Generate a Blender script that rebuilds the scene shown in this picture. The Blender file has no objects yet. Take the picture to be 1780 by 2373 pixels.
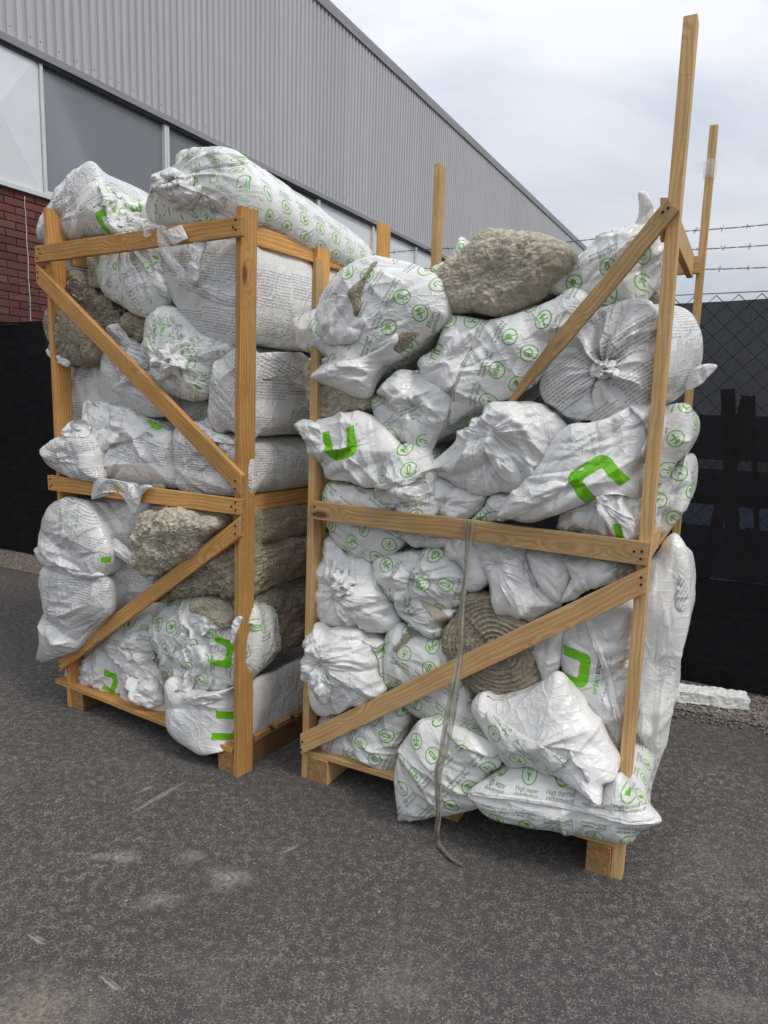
import bpy, math, random, time
import numpy as np
from mathutils import Matrix, Vector
T0 = time.time()
random.seed(7)
scene = bpy.context.scene
COL = scene.collection
# ------------------------------------------------------------------ camera, world, sun, exposure
FPX, PITCH, ROLL = 1612.0, math.radians(8.70), math.radians(1.645)
PCX, PCY, CAMH = 890.0, 1186.5, 1.5
_fw = np.array([0, math.cos(PITCH), -math.sin(PITCH)])
_up0 = np.array([0, math.sin(PITCH), math.cos(PITCH)])
_rt0 = np.array([1.0, 0, 0])
RT = _rt0 * math.cos(ROLL) + _up0 * math.sin(ROLL)
UP = _up0 * math.cos(ROLL) - _rt0 * math.sin(ROLL)
FW = _fw
CAM = np.array([0, 0, CAMH])
cam_data = bpy.data.cameras.new("camera")
cam_data.sensor_fit = 'VERTICAL'
cam_data.sensor_height = 36.0
cam_data.sensor_width = 27.0
cam_data.lens = FPX / 2373.0 * 36.0
cam_data.clip_start = 0.05
cam_data.clip_end = 600
cam = bpy.data.objects.new("camera", cam_data)
COL.objects.link(cam)
m = Matrix.Identity(4)
for i in range(3):
    m[i][0] = RT[i]; m[i][1] = UP[i]; m[i][2] = -FW[i]; m[i][3] = CAM[i]
cam.matrix_world = m
scene.camera = cam
scene.render.resolution_x, scene.render.resolution_y = 768, 1024

SUN_EL, SUN_AZ = math.radians(50), math.radians(132)      # compass azimuth of the veiled sun, clockwise from +Y
world = bpy.data.worlds.new("World")
scene.world = world
world.use_nodes = True
wn, wl = world.node_tree.nodes, world.node_tree.links
wn.clear()
w_out = wn.new('ShaderNodeOutputWorld')
w_bg = wn.new('ShaderNodeBackground')
w_bg.inputs['Strength'].default_value = 0.12
sky = wn.new('ShaderNodeTexSky')
sky.sky_type = 'NISHITA'
sky.sun_disc = False
sky.sun_elevation = SUN_EL
sky.sun_rotation = SUN_AZ
sky.dust_density = 3.0
w_tc = wn.new('ShaderNodeTexCoord')
w_sep = wn.new('ShaderNodeSeparateXYZ')
wl.new(w_tc.outputs['Generated'], w_sep.inputs[0])
# overcast deck: brighter towards the zenith as a cloud layer is, soft blue-grey patches
w_map = wn.new('ShaderNodeMapping')
w_map.inputs['Scale'].default_value = (1.0, 1.0, 2.2)
w_map.inputs['Location'].default_value = (0.35, 0.1, 0.2)
wl.new(w_tc.outputs['Generated'], w_map.inputs[0])
w_n = wn.new('ShaderNodeTexNoise')
w_n.inputs['Scale'].default_value = 2.4
w_n.inputs['Detail'].default_value = 6
w_n.inputs['Roughness'].default_value = 0.5
w_n.inputs['Distortion'].default_value = 0.6
wl.new(w_map.outputs[0], w_n.inputs[0])
w_r = wn.new('ShaderNodeValToRGB')
w_r.color_ramp.elements[0].position = 0.38
w_r.color_ramp.elements[0].color = (4.7, 5.15, 6.0, 1)
w_r.color_ramp.elements[1].position = 0.62
w_r.color_ramp.elements[1].color = (6.9, 7.05, 7.45, 1)
wl.new(w_n.outputs['Fac'], w_r.inputs[0])
w_cie = wn.new('ShaderNodeMapRange')
w_cie.inputs['From Min'].default_value = 0.0
w_cie.inputs['From Max'].default_value = 1.0
w_cie.inputs['To Min'].default_value = 0.69
w_cie.inputs['To Max'].default_value = 1.9
wl.new(w_sep.outputs['Z'], w_cie.inputs['Value'])
w_mul = wn.new('ShaderNodeVectorMath'); w_mul.operation = 'SCALE'
wl.new(w_r.outputs[0], w_mul.inputs[0])
wl.new(w_cie.outputs[0], w_mul.inputs['Scale'])
w_mix = wn.new('ShaderNodeMix'); w_mix.data_type = 'RGBA'
w_mix.inputs[0].default_value = 0.93
wl.new(sky.outputs[0], w_mix.inputs[6])
wl.new(w_mul.outputs[0], w_mix.inputs[7])
wl.new(w_mix.outputs[2], w_bg.inputs['Color'])
wl.new(w_bg.outputs[0], w_out.inputs['Surface'])

sun_data = bpy.data.lights.new("sun", 'SUN')
sun_data.energy = 1.5
sun_data.angle = math.radians(14)
sun_data.color = (1.0, 0.95, 0.88)
sun = bpy.data.objects.new("sun", sun_data)
COL.objects.link(sun)
_sd = Vector((math.sin(SUN_AZ) * math.cos(SUN_EL), math.cos(SUN_AZ) * math.cos(SUN_EL), math.sin(SUN_EL)))
sun.rotation_euler = _sd.to_track_quat('Z', 'Y').to_euler()
sun.location = (2, -6, 9)
vs = scene.view_settings
vs.view_transform = 'Standard'; vs.look = 'None'; vs.exposure = 0.0; vs.gamma = 1.0
vs.use_curve_mapping = False
scene.cycles.max_bounces = 6
scene.cycles.transparent_max_bounces = 12
scene.cycles.use_denoising = True

# ------------------------------------------------------------------ photograph calibration: frames used when measuring, in source pixels
FR = {'A': (0, 0, .5425), 'B': (60, 340, .40989), 'C': (60, 800, .40989), 'D': (60, 1280, .40989), 'E': (660, 480, .36166),
      'F': (1160, 380, .37372), 'G': (660, 940, .36166), 'H': (1060, 900, .36166), 'I': (660, 1400, .30139), 'J': (1080, 1400, .33755),
      'K': (1380, 0, .31646), 'L': (1480, 660, .4702), 'M': (0, 400, .4975), 'W': (900, 340, .30139), 'Z': (0, 0, 1.07293), 'S': (0, 0, 1.0)}

def pts(s):
    """'B92,490 100,540 C10,20' -> list of (px, py, extra depth)."""
    out, fr = [], 'S'
    for tok in s.split():
        if tok[0].isalpha():
            fr = tok[0]; tok = tok[1:]
        v = [float(q) for q in tok.split(',')]
        a, b, k = FR[fr]
        out.append((a + k * v[0], b + k * v[1], v[2] if len(v) > 2 else 0.0))
    return out

def ray(p):
    d = FW * FPX + RT * (p[0] - PCX) - UP * (p[1] - PCY)
    return d / np.linalg.norm(d)

def on_plane(p, o, n):
    d = ray(p)
    return CAM + d * (((o - CAM) @ n) / (d @ n))

def on_ground(p, z=0.0):
    return on_plane(p, np.array([0, 0, z]), np.array([0, 0, 1.0]))

class Frame:
    """A crate's own axes: ef along its front (to the right), eb into its depth, o the foot of its right front post."""
    def __init__(self, o, yaw):
        self.o = np.array(o, float)
        self.ef = np.array([math.cos(yaw), -math.sin(yaw), 0]); self.eb = np.array([math.sin(yaw), math.cos(yaw), 0])
        self.yaw = yaw
    def at(self, u, d, z):
        return self.o + self.ef * u + self.eb * d + np.array([0, 0, z])
    def px(self, p, d):
        return on_plane(p, self.o + self.eb * d, self.eb)
    def side(self, p, u):
        return on_plane(p, self.o + self.ef * u, self.ef)
    def loc(self, X):
        v = np.asarray(X) - self.o
        return v @ self.ef, v @ self.eb, v[2]

CL = Frame(on_ground(pts('S551,1804')[0]), math.radians(32.6))
CR = Frame(on_ground(pts('J1066,1900')[0]), math.radians(27.5))
WALLYAW = math.radians(28.12)
FD = np.array([math.cos(WALLYAW), -math.sin(WALLYAW), 0])     # along the fence
FN = np.array([math.sin(WALLYAW), math.cos(WALLYAW), 0])      # along the building wall, away from the fence

# ------------------------------------------------------------------ object helpers
def tag(o, label=None, cat=None, group=None, kind=None):
    if label: o['label'] = label
    if cat: o['category'] = cat
    if group: o['group'] = group
    if kind: o['kind'] = kind
    return o

def empty(name, loc, label=None, cat=None, group=None, rz=0.0):
    o = bpy.data.objects.new(name, None)
    o.empty_display_size = 0.1
    o.location = Vector(loc); o.rotation_euler = (0, 0, rz)
    COL.objects.link(o)
    return tag(o, label, cat, group)

def link(name, me, mat=None, parent=None, loc=None, rot=None):
    o = bpy.data.objects.new(name, me)
    COL.objects.link(o)
    if mat is not None and len(me.materials) == 0:
        for q in (mat if isinstance(mat, (list, tuple)) else [mat]): me.materials.append(q)
    if loc is not None: o.location = Vector(loc)
    if rot is not None: o.rotation_euler = rot
    if parent is not None:
        o.parent = parent
        o.matrix_parent_inverse = world_matrix(parent).inverted()
    return o

def world_matrix(o):
    b = o.matrix_basis.copy()
    return (world_matrix(o.parent) @ o.matrix_parent_inverse @ b) if o.parent else b

def mesh_np(name, V, faces, smooth=True):
    """faces: int array (n,4) or (n,3), or list of polygons."""
    me = bpy.data.meshes.new(name)
    if isinstance(faces, np.ndarray):
        n, k = faces.shape
        me.vertices.add(len(V)); me.vertices.foreach_set('co', np.asarray(V, np.float32).ravel())
        me.loops.add(n * k); me.loops.foreach_set('vertex_index', faces.astype(np.int32).ravel())
        me.polygons.add(n)
        me.polygons.foreach_set('loop_start', np.arange(0, n * k, k, dtype=np.int32))
        me.polygons.foreach_set('loop_total', np.full(n, k, np.int32))
        me.update(calc_edges=True)
    else:
        me.from_pydata([tuple(v) for v in V], [], faces)
        me.update()
    me.polygons.foreach_set('use_smooth', np.full(len(me.polygons), smooth))
    return me

BOXF = [(0, 3, 2, 1), (4, 5, 6, 7), (0, 1, 5, 4), (1, 2, 6, 5), (2, 3, 7, 6), (3, 0, 4, 7)]
class MB:
    """collects boxes, bars and tubes into one mesh"""
    def __init__(self): self.v, self.f = [], []
    def add(self, V, F):
        b = len(self.v)
        self.v += [tuple(map(float, q)) for q in V]; self.f += [tuple(i + b for i in q) for q in F]
    def box(self, lo, hi):
        x0, y0, z0 = lo; x1, y1, z1 = hi
        self.add([(x0, y0, z0), (x1, y0, z0), (x1, y1, z0), (x0, y1, z0), (x0, y0, z1), (x1, y0, z1), (x1, y1, z1), (x0, y1, z1)], BOXF)
    def obox(self, c, ex, ey, ez):
        c, ex, ey, ez = map(np.asarray, (c, ex, ey, ez))
        self.add([c - ex - ey - ez, c + ex - ey - ez, c + ex + ey - ez, c - ex + ey - ez, c - ex - ey + ez, c + ex - ey + ez, c + ex + ey + ez, c - ex + ey + ez], BOXF)
    def tube(self, P, r, n=5, cap=True):
        P = [np.asarray(p, float) for p in P]; rr = r if isinstance(r, (list, tuple)) else [r] * len(P)
        V = []
        for i, p in enumerate(P):
            t = P[min(i + 1, len(P) - 1)] - P[max(i - 1, 0)]; t = t / (np.linalg.norm(t) + 1e-9)
            a = np.cross(t, [0, 0, 1.0]) if abs(t[2]) < .9 else np.cross(t, [1.0, 0, 0]); a /= np.linalg.norm(a); b = np.cross(t, a)
            for k in range(n):
                q = 2 * math.pi * k / n
                V.append(p + rr[i] * (a * math.cos(q) + b * math.sin(q)))
        F = [(i * n + k, i * n + (k + 1) % n, (i + 1) * n + (k + 1) % n, (i + 1) * n + k) for i in range(len(P) - 1) for k in range(n)]
        if cap: F += [tuple(range(n))[::-1], tuple(range((len(P) - 1) * n, len(P) * n))]
        self.add(V, F)
    def build(self, name, mat, parent=None, smooth=False, loc=None):
        V = np.array(self.v)
        if loc is None: loc = V.mean(0) * [1, 1, 0] + [0, 0, V[:, 2].min()]
        me = mesh_np(name, V - loc, self.f, smooth)
        return link(name, me, mat, parent, loc)

# ------------------------------------------------------------------ numpy noise
_rng = np.random.default_rng(5)
_PERM = np.concatenate([_rng.permutation(256)] * 3).astype(np.int32)
_GR = _rng.normal(size=(256, 3)).astype(np.float32); _GR /= np.linalg.norm(_GR, axis=1)[:, None]
def perlin(P):
    P = np.asarray(P, np.float32)
    I = np.floor(P).astype(np.int32); Fr = P - I; I &= 255
    U = Fr * Fr * Fr * (Fr * (Fr * 6 - 15) + 10)
    out = np.zeros(len(P), np.float32)
    for dx in (0, 1):
        wx = U[:, 0] if dx else 1 - U[:, 0]
        for dy in (0, 1):
            wy = U[:, 1] if dy else 1 - U[:, 1]
            for dz in (0, 1):
                wz = U[:, 2] if dz else 1 - U[:, 2]
                h = _PERM[_PERM[_PERM[I[:, 0] + dx] + I[:, 1] + dy] + I[:, 2] + dz]
                g = _GR[h]
                out += wx * wy * wz * ((Fr[:, 0] - dx) * g[:, 0] + (Fr[:, 1] - dy) * g[:, 1] + (Fr[:, 2] - dz) * g[:, 2])
    return out * 1.6
def fbm(P, oct=3, gain=.5):
    s, a = 0, 1.0
    for o in range(oct):
        s = s + a * perlin(P * (2.03 ** o) + 17.3 * o); a *= gain
    return s

# ------------------------------------------------------------------ print artwork drawn pixel by pixel (icons, small type, logo)
GREEN = (0.40, 0.68, 0.10); INK = (0.33, 0.43, 0.24); GREY = (0.30, 0.32, 0.35); BLACK = (0.15, 0.17, 0.16)
class Canvas:
    def __init__(self, wm, hm, ppm):
        self.ppm = ppm; self.W, self.H = int(round(wm * ppm)), int(round(hm * ppm))
        self.rgb = np.zeros((self.H, self.W, 3), np.float32); self.a = np.zeros((self.H, self.W), np.float32)
    def _win(self, x0, y0, x1, y1):
        i0, i1 = max(0, int(x0 * self.ppm) - 2), min(self.W, int(x1 * self.ppm) + 3)
        j0, j1 = max(0, int(y0 * self.ppm) - 2), min(self.H, int(y1 * self.ppm) + 3)
        if i1 <= i0 or j1 <= j0: return None
        X, Y = np.meshgrid((np.arange(i0, i1) + .5) / self.ppm, (np.arange(j0, j1) + .5) / self.ppm)
        return (slice(j0, j1), slice(i0, i1)), X, Y
    def put(self, sl, m, col):
        m = np.clip(m, 0, 1)
        self.rgb[sl] = np.where((m > self.a[sl] * .3)[..., None], col, self.rgb[sl])
        self.a[sl] = np.maximum(self.a[sl], m)
    def sd(self, win, f, col):
        if win is None: return
        sl, X, Y = win
        self.put(sl, .5 - f(X, Y) * self.ppm, col)
    def ring(self, x, y, r, w, col):
        self.sd(self._win(x - r - w, y - r - w, x + r + w, y + r + w), lambda X, Y: np.abs(np.hypot(X - x, Y - y) - r) - w / 2, col)
    def disc(self, x, y, r, col):
        self.sd(self._win(x - r, y - r, x + r, y + r), lambda X, Y: np.hypot(X - x, Y - y) - r, col)
    def seg(self, p, q, w, col):
        def f(X, Y):
            dx, dy = q[0] - p[0], q[1] - p[1]; L = dx * dx + dy * dy + 1e-12
            t = np.clip(((X - p[0]) * dx + (Y - p[1]) * dy) / L, 0, 1)
            return np.hypot(X - p[0] - t * dx, Y - p[1] - t * dy) - w / 2
        self.sd(self._win(min(p[0], q[0]) - w, min(p[1], q[1]) - w, max(p[0], q[0]) + w, max(p[1], q[1]) + w), f, col)
    def poly(self, P, col):
        P = np.array(P); win = self._win(P[:, 0].min(), P[:, 1].min(), P[:, 0].max(), P[:, 1].max())
        if win is None: return
        sl, X, Y = win; acc = 0
        for ox, oy in ((-.25, -.25), (.25, -.25), (-.25, .25), (.25, .25)):
            xx, yy = X + ox / self.ppm, Y + oy / self.ppm; c = np.zeros(X.shape, bool)
            for k in range(len(P)):
                (x0, y0), (x1, y1) = P[k], P[k - 1]
                c ^= ((y0 > yy) != (y1 > yy)) & (xx < (x1 - x0) * (yy - y0) / (y1 - y0 + 1e-12) + x0)
            acc = acc + c
        self.put(sl, acc / 4.0, col)
    def text(self, body, x, y, size, col, flip=False, align='CENTER', bold=0.0):
        for tri in text_tris(body, align, bold):
            T = tri * size
            if flip: T = -T
            self.tri(T + [x, y], col)
    def tri(self, P, col):
        win = self._win(P[:, 0].min(), P[:, 1].min(), P[:, 0].max(), P[:, 1].max())
        if win is None: return
        sl, X, Y = win
        ar = (P[1, 0] - P[0, 0]) * (P[2, 1] - P[0, 1]) - (P[2, 0] - P[0, 0]) * (P[1, 1] - P[0, 1])
        if abs(ar) < 1e-12: return
        acc = 0
        for ox, oy in ((-.25, -.25), (.25, -.25), (-.25, .25), (.25, .25)):
            xx, yy = X + ox / self.ppm, Y + oy / self.ppm; ok = np.ones(X.shape, bool)
            for k in range(3):
                a, b = P[k], P[(k + 1) % 3]
                ok &= ((b[0] - a[0]) * (yy - a[1]) - (b[1] - a[1]) * (xx - a[0])) * np.sign(ar) >= -1e-9
            acc = acc + ok
        m = acc / 4.0
        self.rgb[sl] = np.where((m > 0)[..., None], col, self.rgb[sl]); self.a[sl] = np.clip(self.a[sl] + m, 0, 1)
    def image(self, name):
        img = bpy.data.images.new(name, self.W, self.H, alpha=True)
        img.alpha_mode = 'CHANNEL_PACKED'
        img.pixels.foreach_set(np.concatenate([self.rgb, self.a[..., None]], 2).astype(np.float32).ravel())
        img.update(); img.pack()
        return img
_tc = {}
def text_tris(body, align, bold):
    k = (body, align, bold)
    if k not in _tc:
        cu = bpy.data.curves.new('type', 'FONT'); cu.body = body; cu.align_x = align; cu.size = 1.0; cu.offset = bold; cu.resolution_u = 2
        o = bpy.data.objects.new('type', cu); COL.objects.link(o)
        dg = bpy.context.evaluated_depsgraph_get(); me = o.evaluated_get(dg).to_mesh(); me.calc_loop_triangles()
        co = np.array([v.co[:2] for v in me.vertices])
        _tc[k] = np.array([co[list(t.vertices)] for t in me.loop_triangles])
        o.evaluated_get(dg).to_mesh_clear(); bpy.data.objects.remove(o); bpy.data.curves.remove(cu)
    return _tc[k]

def icon(c, kind, x, y, f=1, R=.0255):
    s = lambda a, b: (x + f * a * R, y + f * b * R)
    c.ring(x, y, R, .0042, GREEN)
    w = .0035
    if kind == 'absorption':
        c.poly([s(-.6, -.35), s(0, -.62), s(.6, -.35), s(0, -.5)], GREEN); c.disc(*s(0, .05), .2 * R, GREEN); c.poly([s(-.17, .12), s(0, .6), s(.17, .12)], GREEN)
    elif kind == 'distribution':
        c.poly([s(-.42, .1), s(.42, .1), s(.12, -.2), s(.12, -.65), s(-.12, -.65), s(-.12, -.2)], GREEN); c.ring(*s(-.2, .42), .13 * R, .002, GREEN); c.ring(*s(.2, .42), .13 * R, .002, GREEN)
    elif kind == 'thermal':
        c.seg(s(0, -.4), s(0, .5), .013, GREEN); c.disc(*s(0, -.4), .3 * R, GREEN)
        c.seg(s(0, -.3), s(0, .45), .003, (.92, .93, .92))
    elif kind == 'fire':
        c.poly([s(-.4, -.2), s(-.3, .2), s(-.1, .05), s(0, .62), s(.3, .15), s(.4, -.2), s(.15, -.55), s(-.2, -.55)], GREEN); c.seg(s(-.62, .62), s(.62, -.62), w, GREEN)
    elif kind == 'acoustic':
        c.poly([s(-.6, -.2), s(-.6, .2), s(-.35, .2), s(0, .5), s(0, -.5), s(-.35, -.2)], GREEN)
        for q in (.25, .45, .65): c.seg(s(q - .05, -.1 - q * .4), s(q + .08, 0), .003, GREEN); c.seg(s(q + .08, 0), s(q - .05, .1 + q * .4), .003, GREEN)
    elif kind == 'light':
        c.poly([s(-.5, -.5), s(-.35, 0), s(.1, .5), s(.55, .45), s(.35, .05), s(-.1, -.2)], GREEN)
    elif kind == 'install':
        c.seg(s(-.45, -.5), s(.3, .4), .006, GREEN); c.seg(s(.05, .5), s(.5, .2), .008, GREEN); c.seg(s(.4, -.5), s(-.3, .2), .005, GREEN)
    elif kind == 'complete':
        c.ring(*s(0, 0), .42 * R, .005, GREEN); c.poly([s(.2, .3), s(.7, .2), s(.45, -.2)], GREEN); c.disc(*s(-.1, -.05), .16 * R, GREEN)
    else:
        c.seg(s(0, -.55), s(0, .1), .005, GREEN)
        for a, b in ((-.35, .1), (.35, .1), (0, .45), (-.2, .35), (.22, .36), (0, .15)): c.disc(*s(a, b), .13 * R, GREEN)

TW, TH = .54, .48
def make_icons():
    c = Canvas(TW, TH, 2000)
    r1 = [('absorption', 'High water', 'absorption'), ('distribution', 'High water', 'distribution'), ('thermal', 'High thermal', 'performance'), ('fire', 'High fire', 'resistance'), ('acoustic', 'High acoustic', 'performance')]
    r2 = [('light', 'Lightness', ''), ('complete', 'Complete', 'solution'), ('install', 'Efficient', 'installation'), ('tree', 'Sustainable', 'solution'), ('thermal', 'High thermal', 'performance')]
    for row, yc, f in ((r1, .42, 1), (r1[::-1], .30, -1), (r2, .18, 1), (r2[::-1], .06, -1)):
        off = .054 if row in (r1, r1[::-1]) else .030
        for i, (k, a, b) in enumerate(row):
            x = off + i * .108
            if x > TW - .01: x -= TW
            icon(c, k, x, yc + f * .022, f)
            c.text(a, x, yc - f * .022, .0172, INK, f < 0, bold=.01)
            if b: c.text(b, x, yc - f * .0362, .0172, INK, f < 0, bold=.01)
    return c.image('icon_print')
def make_type():
    c = Canvas(.5, .42, 1700); r = random.Random(3)
    for bx, by, wd, nl in ((.015, .40, .15, 11), (.18, .385, .15, 12), (.345, .40, .14, 9), (.015, .26, .13, 8), (.16, .245, .16, 10), (.335, .28, .15, 13), (.015, .165, .15, 12), (.18, .13, .14, 9), (.335, .135, .15, 10)):
        for l in range(nl):
            y = by - l * .0082; x = bx
            if l in (0, 6): c.disc(x - .006, y, .0022, GREY)
            end = bx + wd * (.5 + .5 * r.random() if l in (4, nl - 1) else 1)
            while x < end:
                n = r.randint(2, 9); 
                for q in range(n):
                    h = r.choice((.0034, .0034, .0034, .005))
                    c.seg((x, y), (x, y + h - .0012), .0011, GREY)
                    if r.random() < .6: c.seg((x, y + r.choice((0, .0024))), (x + .0013, y + r.choice((0, .0024))), .0010, GREY)
                    x += .0021
                x += .0022
    return c.image('small_type_print')
def hook(c, x, y, s=1.0):
    o = .5 * .128 * s; i = o - .034 * s; t = .05 * s; b = -.05 * s; bi = b + .034 * s
    def arc(cx, cy, r, a0, a1): return [(cx + r * math.cos(math.radians(a)), cy + r * math.sin(math.radians(a))) for a in np.linspace(a0, a1, 7)]
    R = .03 * s; r_ = .008 * s
    P = [(x - o, y + t), (x - o + .004 * s, y + b + R)] + arc(x - o + R + .004 * s, y + b + R, R, 180, 270) + arc(x + o - R, y + b + R, R, 270, 360) + [(x + o, y + t), (x + i, y + t * .9)] + \
        arc(x + i - r_, y + bi + r_, r_, 0, -90) + arc(x - i + r_, y + bi + r_, r_, 270, 180) + [(x - i - .004 * s, y + t)]
    c.poly(P, (0.43, 0.74, 0.05))
def make_logo(full):
    c = Canvas(.30, .30, 1700)
    hook(c, .15, .20)
    if full:
        c.text('urban', .146, .118, .0262, (0.43, 0.72, 0.08), align='RIGHT', bold=.02)
        c.text('scape', .148, .118, .0262, BLACK, align='LEFT', bold=.02)
        c.text('www.green-urbanscape.com', .15, .090, .0125, GREY)
    else:
        c.text('®', .222, .245, .012, GREY)
    return c.image('logo_print_full' if full else 'logo_print')
IMG = {'i': make_icons(), 't': make_type(), 'F': make_logo(True), 'U': make_logo(False)}
print('print art', round(time.time() - T0, 2))

# ------------------------------------------------------------------ materials
class NT:
    def __init__(self, name):
        self.m = bpy.data.materials.new(name); self.m.use_nodes = True
        self.t = self.m.node_tree; self.n = self.t.nodes; self.l = self.t.links
        self.n.clear(); self.out = self.n.new('ShaderNodeOutputMaterial')
        self.b = self.n.new('ShaderNodeBsdfPrincipled'); self.l.new(self.b.outputs[0], self.out.inputs[0])
    def node(self, t, ins=None, **kw):
        n = self.n.new('ShaderNode' + t)
        for k, v in kw.items(): setattr(n, k, v)
        for k, v in (ins or {}).items():
            if hasattr(v, 'is_linked') or isinstance(v, bpy.types.NodeSocket): self.l.new(v, n.inputs[k])
            else: n.inputs[k].default_value = v
        return n
    def set(self, **kw):
        for k, v in kw.items():
            k = k.replace('_', ' ')
            k = {'Base Color': 'Base Color', 'Spec': 'Specular IOR Level'}.get(k, k)
            s = self.b.inputs[k]
            if isinstance(v, bpy.types.NodeSocket): self.l.new(v, s)
            else: s.default_value = v
        return self
    def coord(self, k='Object'): return self.node('TexCoord').outputs[k]
    def noise(self, vec, scale, detail=4, rough=.55, dist=0.0):
        return self.node('TexNoise', {'Vector': vec, 'Scale': scale, 'Detail': detail, 'Roughness': rough, 'Distortion': dist}).outputs['Fac']
    def map(self, vec, scale=(1, 1, 1), loc=(0, 0, 0), rot=(0, 0, 0)):
        return self.node('Mapping', {'Vector': vec, 'Scale': scale, 'Location': loc, 'Rotation': rot}).outputs[0]
    def ramp(self, fac, stops, interp='LINEAR'):
        r = self.node('ValToRGB', {'Fac': fac}); r.color_ramp.interpolation = interp
        e = r.color_ramp.elements
        while len(e) < len(stops): e.new(.5)
        for q, (p, c) in zip(e, stops):
            q.position = p; q.color = (c, c, c, 1) if isinstance(c, (int, float)) else (*c, 1)
        return r.outputs[0]
    def mix(self, fac, a, b, mode='MIX'):
        n = self.n.new('ShaderNodeMix'); n.data_type = 'RGBA'; n.blend_type = mode
        for i, v in ((0, fac), (6, a), (7, b)):
            if isinstance(v, bpy.types.NodeSocket): self.l.new(v, n.inputs[i])
            elif i == 0: n.inputs[0].default_value = v
            else: n.inputs[i].default_value = (*v, 1)
        return n.outputs[2]
    def math(self, op, a, b=0.0, c=None):
        d = {0: a, 1: b}
        if c is not None: d[2] = c
        return self.node('Math', d, operation=op).outputs[0]
    def bump(self, h, strength, dist, normal=None):
        d = {'Height': h, 'Strength': strength, 'Distance': dist}
        if normal is not None: d['Normal'] = normal
        return self.node('Bump', d).outputs[0]
    def rand(self): return self.node('ObjectInfo').outputs['Random']

_pm = {}
def plastic(base='i', logo=None):
    k = (base, logo)
    if k in _pm: return _pm[k]
    t = NT('white_bag_film_' + {'i': 'icon', 't': 'type', 'p': 'plain'}[base] + ('_' + {'F': 'logo', 'U': 'mark'}[logo] if logo else ''))
    co = t.coord(); oi = t.node('ObjectInfo')
    sh = t.node('VectorMath', {0: co, 1: t.node('CombineXYZ', {0: t.math('MULTIPLY', oi.outputs['Random'], 37.0), 1: t.math('MULTIPLY', oi.outputs['Random'], 91.0)}).outputs[0]}, operation='ADD').outputs[0]
    # film colour from the object, slight tint drift, brown-grey dirt smears and specks
    c = t.mix(t.ramp(t.noise(sh, 7, 3), [(.40, 0), (.72, .55)]), oi.outputs['Color'], (.585, .60, .575))
    dirt = t.math('MULTIPLY', t.ramp(t.noise(t.map(sh, (1, 1, 1.7)), 6.5, 8, .65, .8), [(.56, 0), (.74, .7)]), oi.outputs['Alpha'])
    c = t.mix(dirt, c, (.36, .33, .27))
    spk = t.math('MULTIPLY', t.ramp(t.noise(sh, 150, 2, .5), [(.70, 0), (.74, .75)]), t.ramp(t.noise(sh, 5, 3), [(.5, 0), (.66, 1)]))
    spk = t.math('MULTIPLY', spk, oi.outputs['Alpha'])
    if base != 'p':
        uv = t.node('UVMap', uv_map='print').outputs[0]
        im = t.node('TexImage', {'Vector': uv}, image=IMG[base], extension='REPEAT')
        c = t.mix(t.math('MULTIPLY', im.outputs['Alpha'], .95 if base == 'i' else .78), c, im.outputs['Color'])
    if logo:
        uv = t.node('UVMap', uv_map='logo').outputs[0]
        im = t.node('TexImage', {'Vector': uv}, image=IMG[logo], extension='CLIP')
        c = t.mix(im.outputs['Alpha'], c, im.outputs['Color'])
    c = t.mix(spk, c, (.05, .045, .04))
    # crinkles: sharp-edged facets at two sizes, bent by noise
    wv = t.node('VectorMath', {0: sh, 1: t.node('VectorMath', {0: t.node('TexNoise', {'Vector': sh, 'Scale': 9.0, 'Detail': 2.0}).outputs['Color'], 'Scale': .05}, operation='SCALE').outputs[0]}, operation='ADD').outputs[0]
    v1 = t.node('TexVoronoi', {'Vector': t.map(wv, (1, 1, .6)), 'Scale': 17.0}, feature='F1', distance='MANHATTAN').outputs['Distance']
    v2 = t.node('TexVoronoi', {'Vector': t.map(wv, (.8, 1, 1.3), rot=(.4, .7, .3)), 'Scale': 48.0}, feature='F1', distance='CHEBYCHEV').outputs['Distance']
    lin = t.noise(t.map(wv, (14, 14, 60), rot=(.5, .3, 0)), 1.0, 3, .5, .4)
    h = t.math('ADD', t.math('MULTIPLY', v1, .62), t.math('MULTIPLY', v2, .22))
    h = t.math('ADD', h, t.math('MULTIPLY', lin, .25))
    e1 = t.node('TexVoronoi', {'Vector': t.map(wv, (1, 1, .45), rot=(.3, .5, .9)), 'Scale': 11.0}, feature='DISTANCE_TO_EDGE').outputs['Distance']
    e2 = t.node('TexVoronoi', {'Vector': t.map(wv, (.5, 1, 1), rot=(.9, .2, .4)), 'Scale': 27.0}, feature='DISTANCE_TO_EDGE').outputs['Distance']
    h = t.math('ADD', h, t.math('ADD', t.math('MULTIPLY', t.ramp(e1, [(0, 1), (.05, .25), (.16, 0)]), .55), t.math('MULTIPLY', t.ramp(e2, [(0, 1), (.06, .2), (.16, 0)]), .32)))
    n = t.bump(h, t.ramp(t.noise(sh, 3.3, 3), [(.35, .13), (.68, .48)]), .014)
    t.set(Base_Color=c, Roughness=t.ramp(t.noise(sh, 12, 3), [(.3, .21), (.7, .40)]), Normal=n, Spec=.5)
    _pm[k] = t.m
    return t.m

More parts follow.
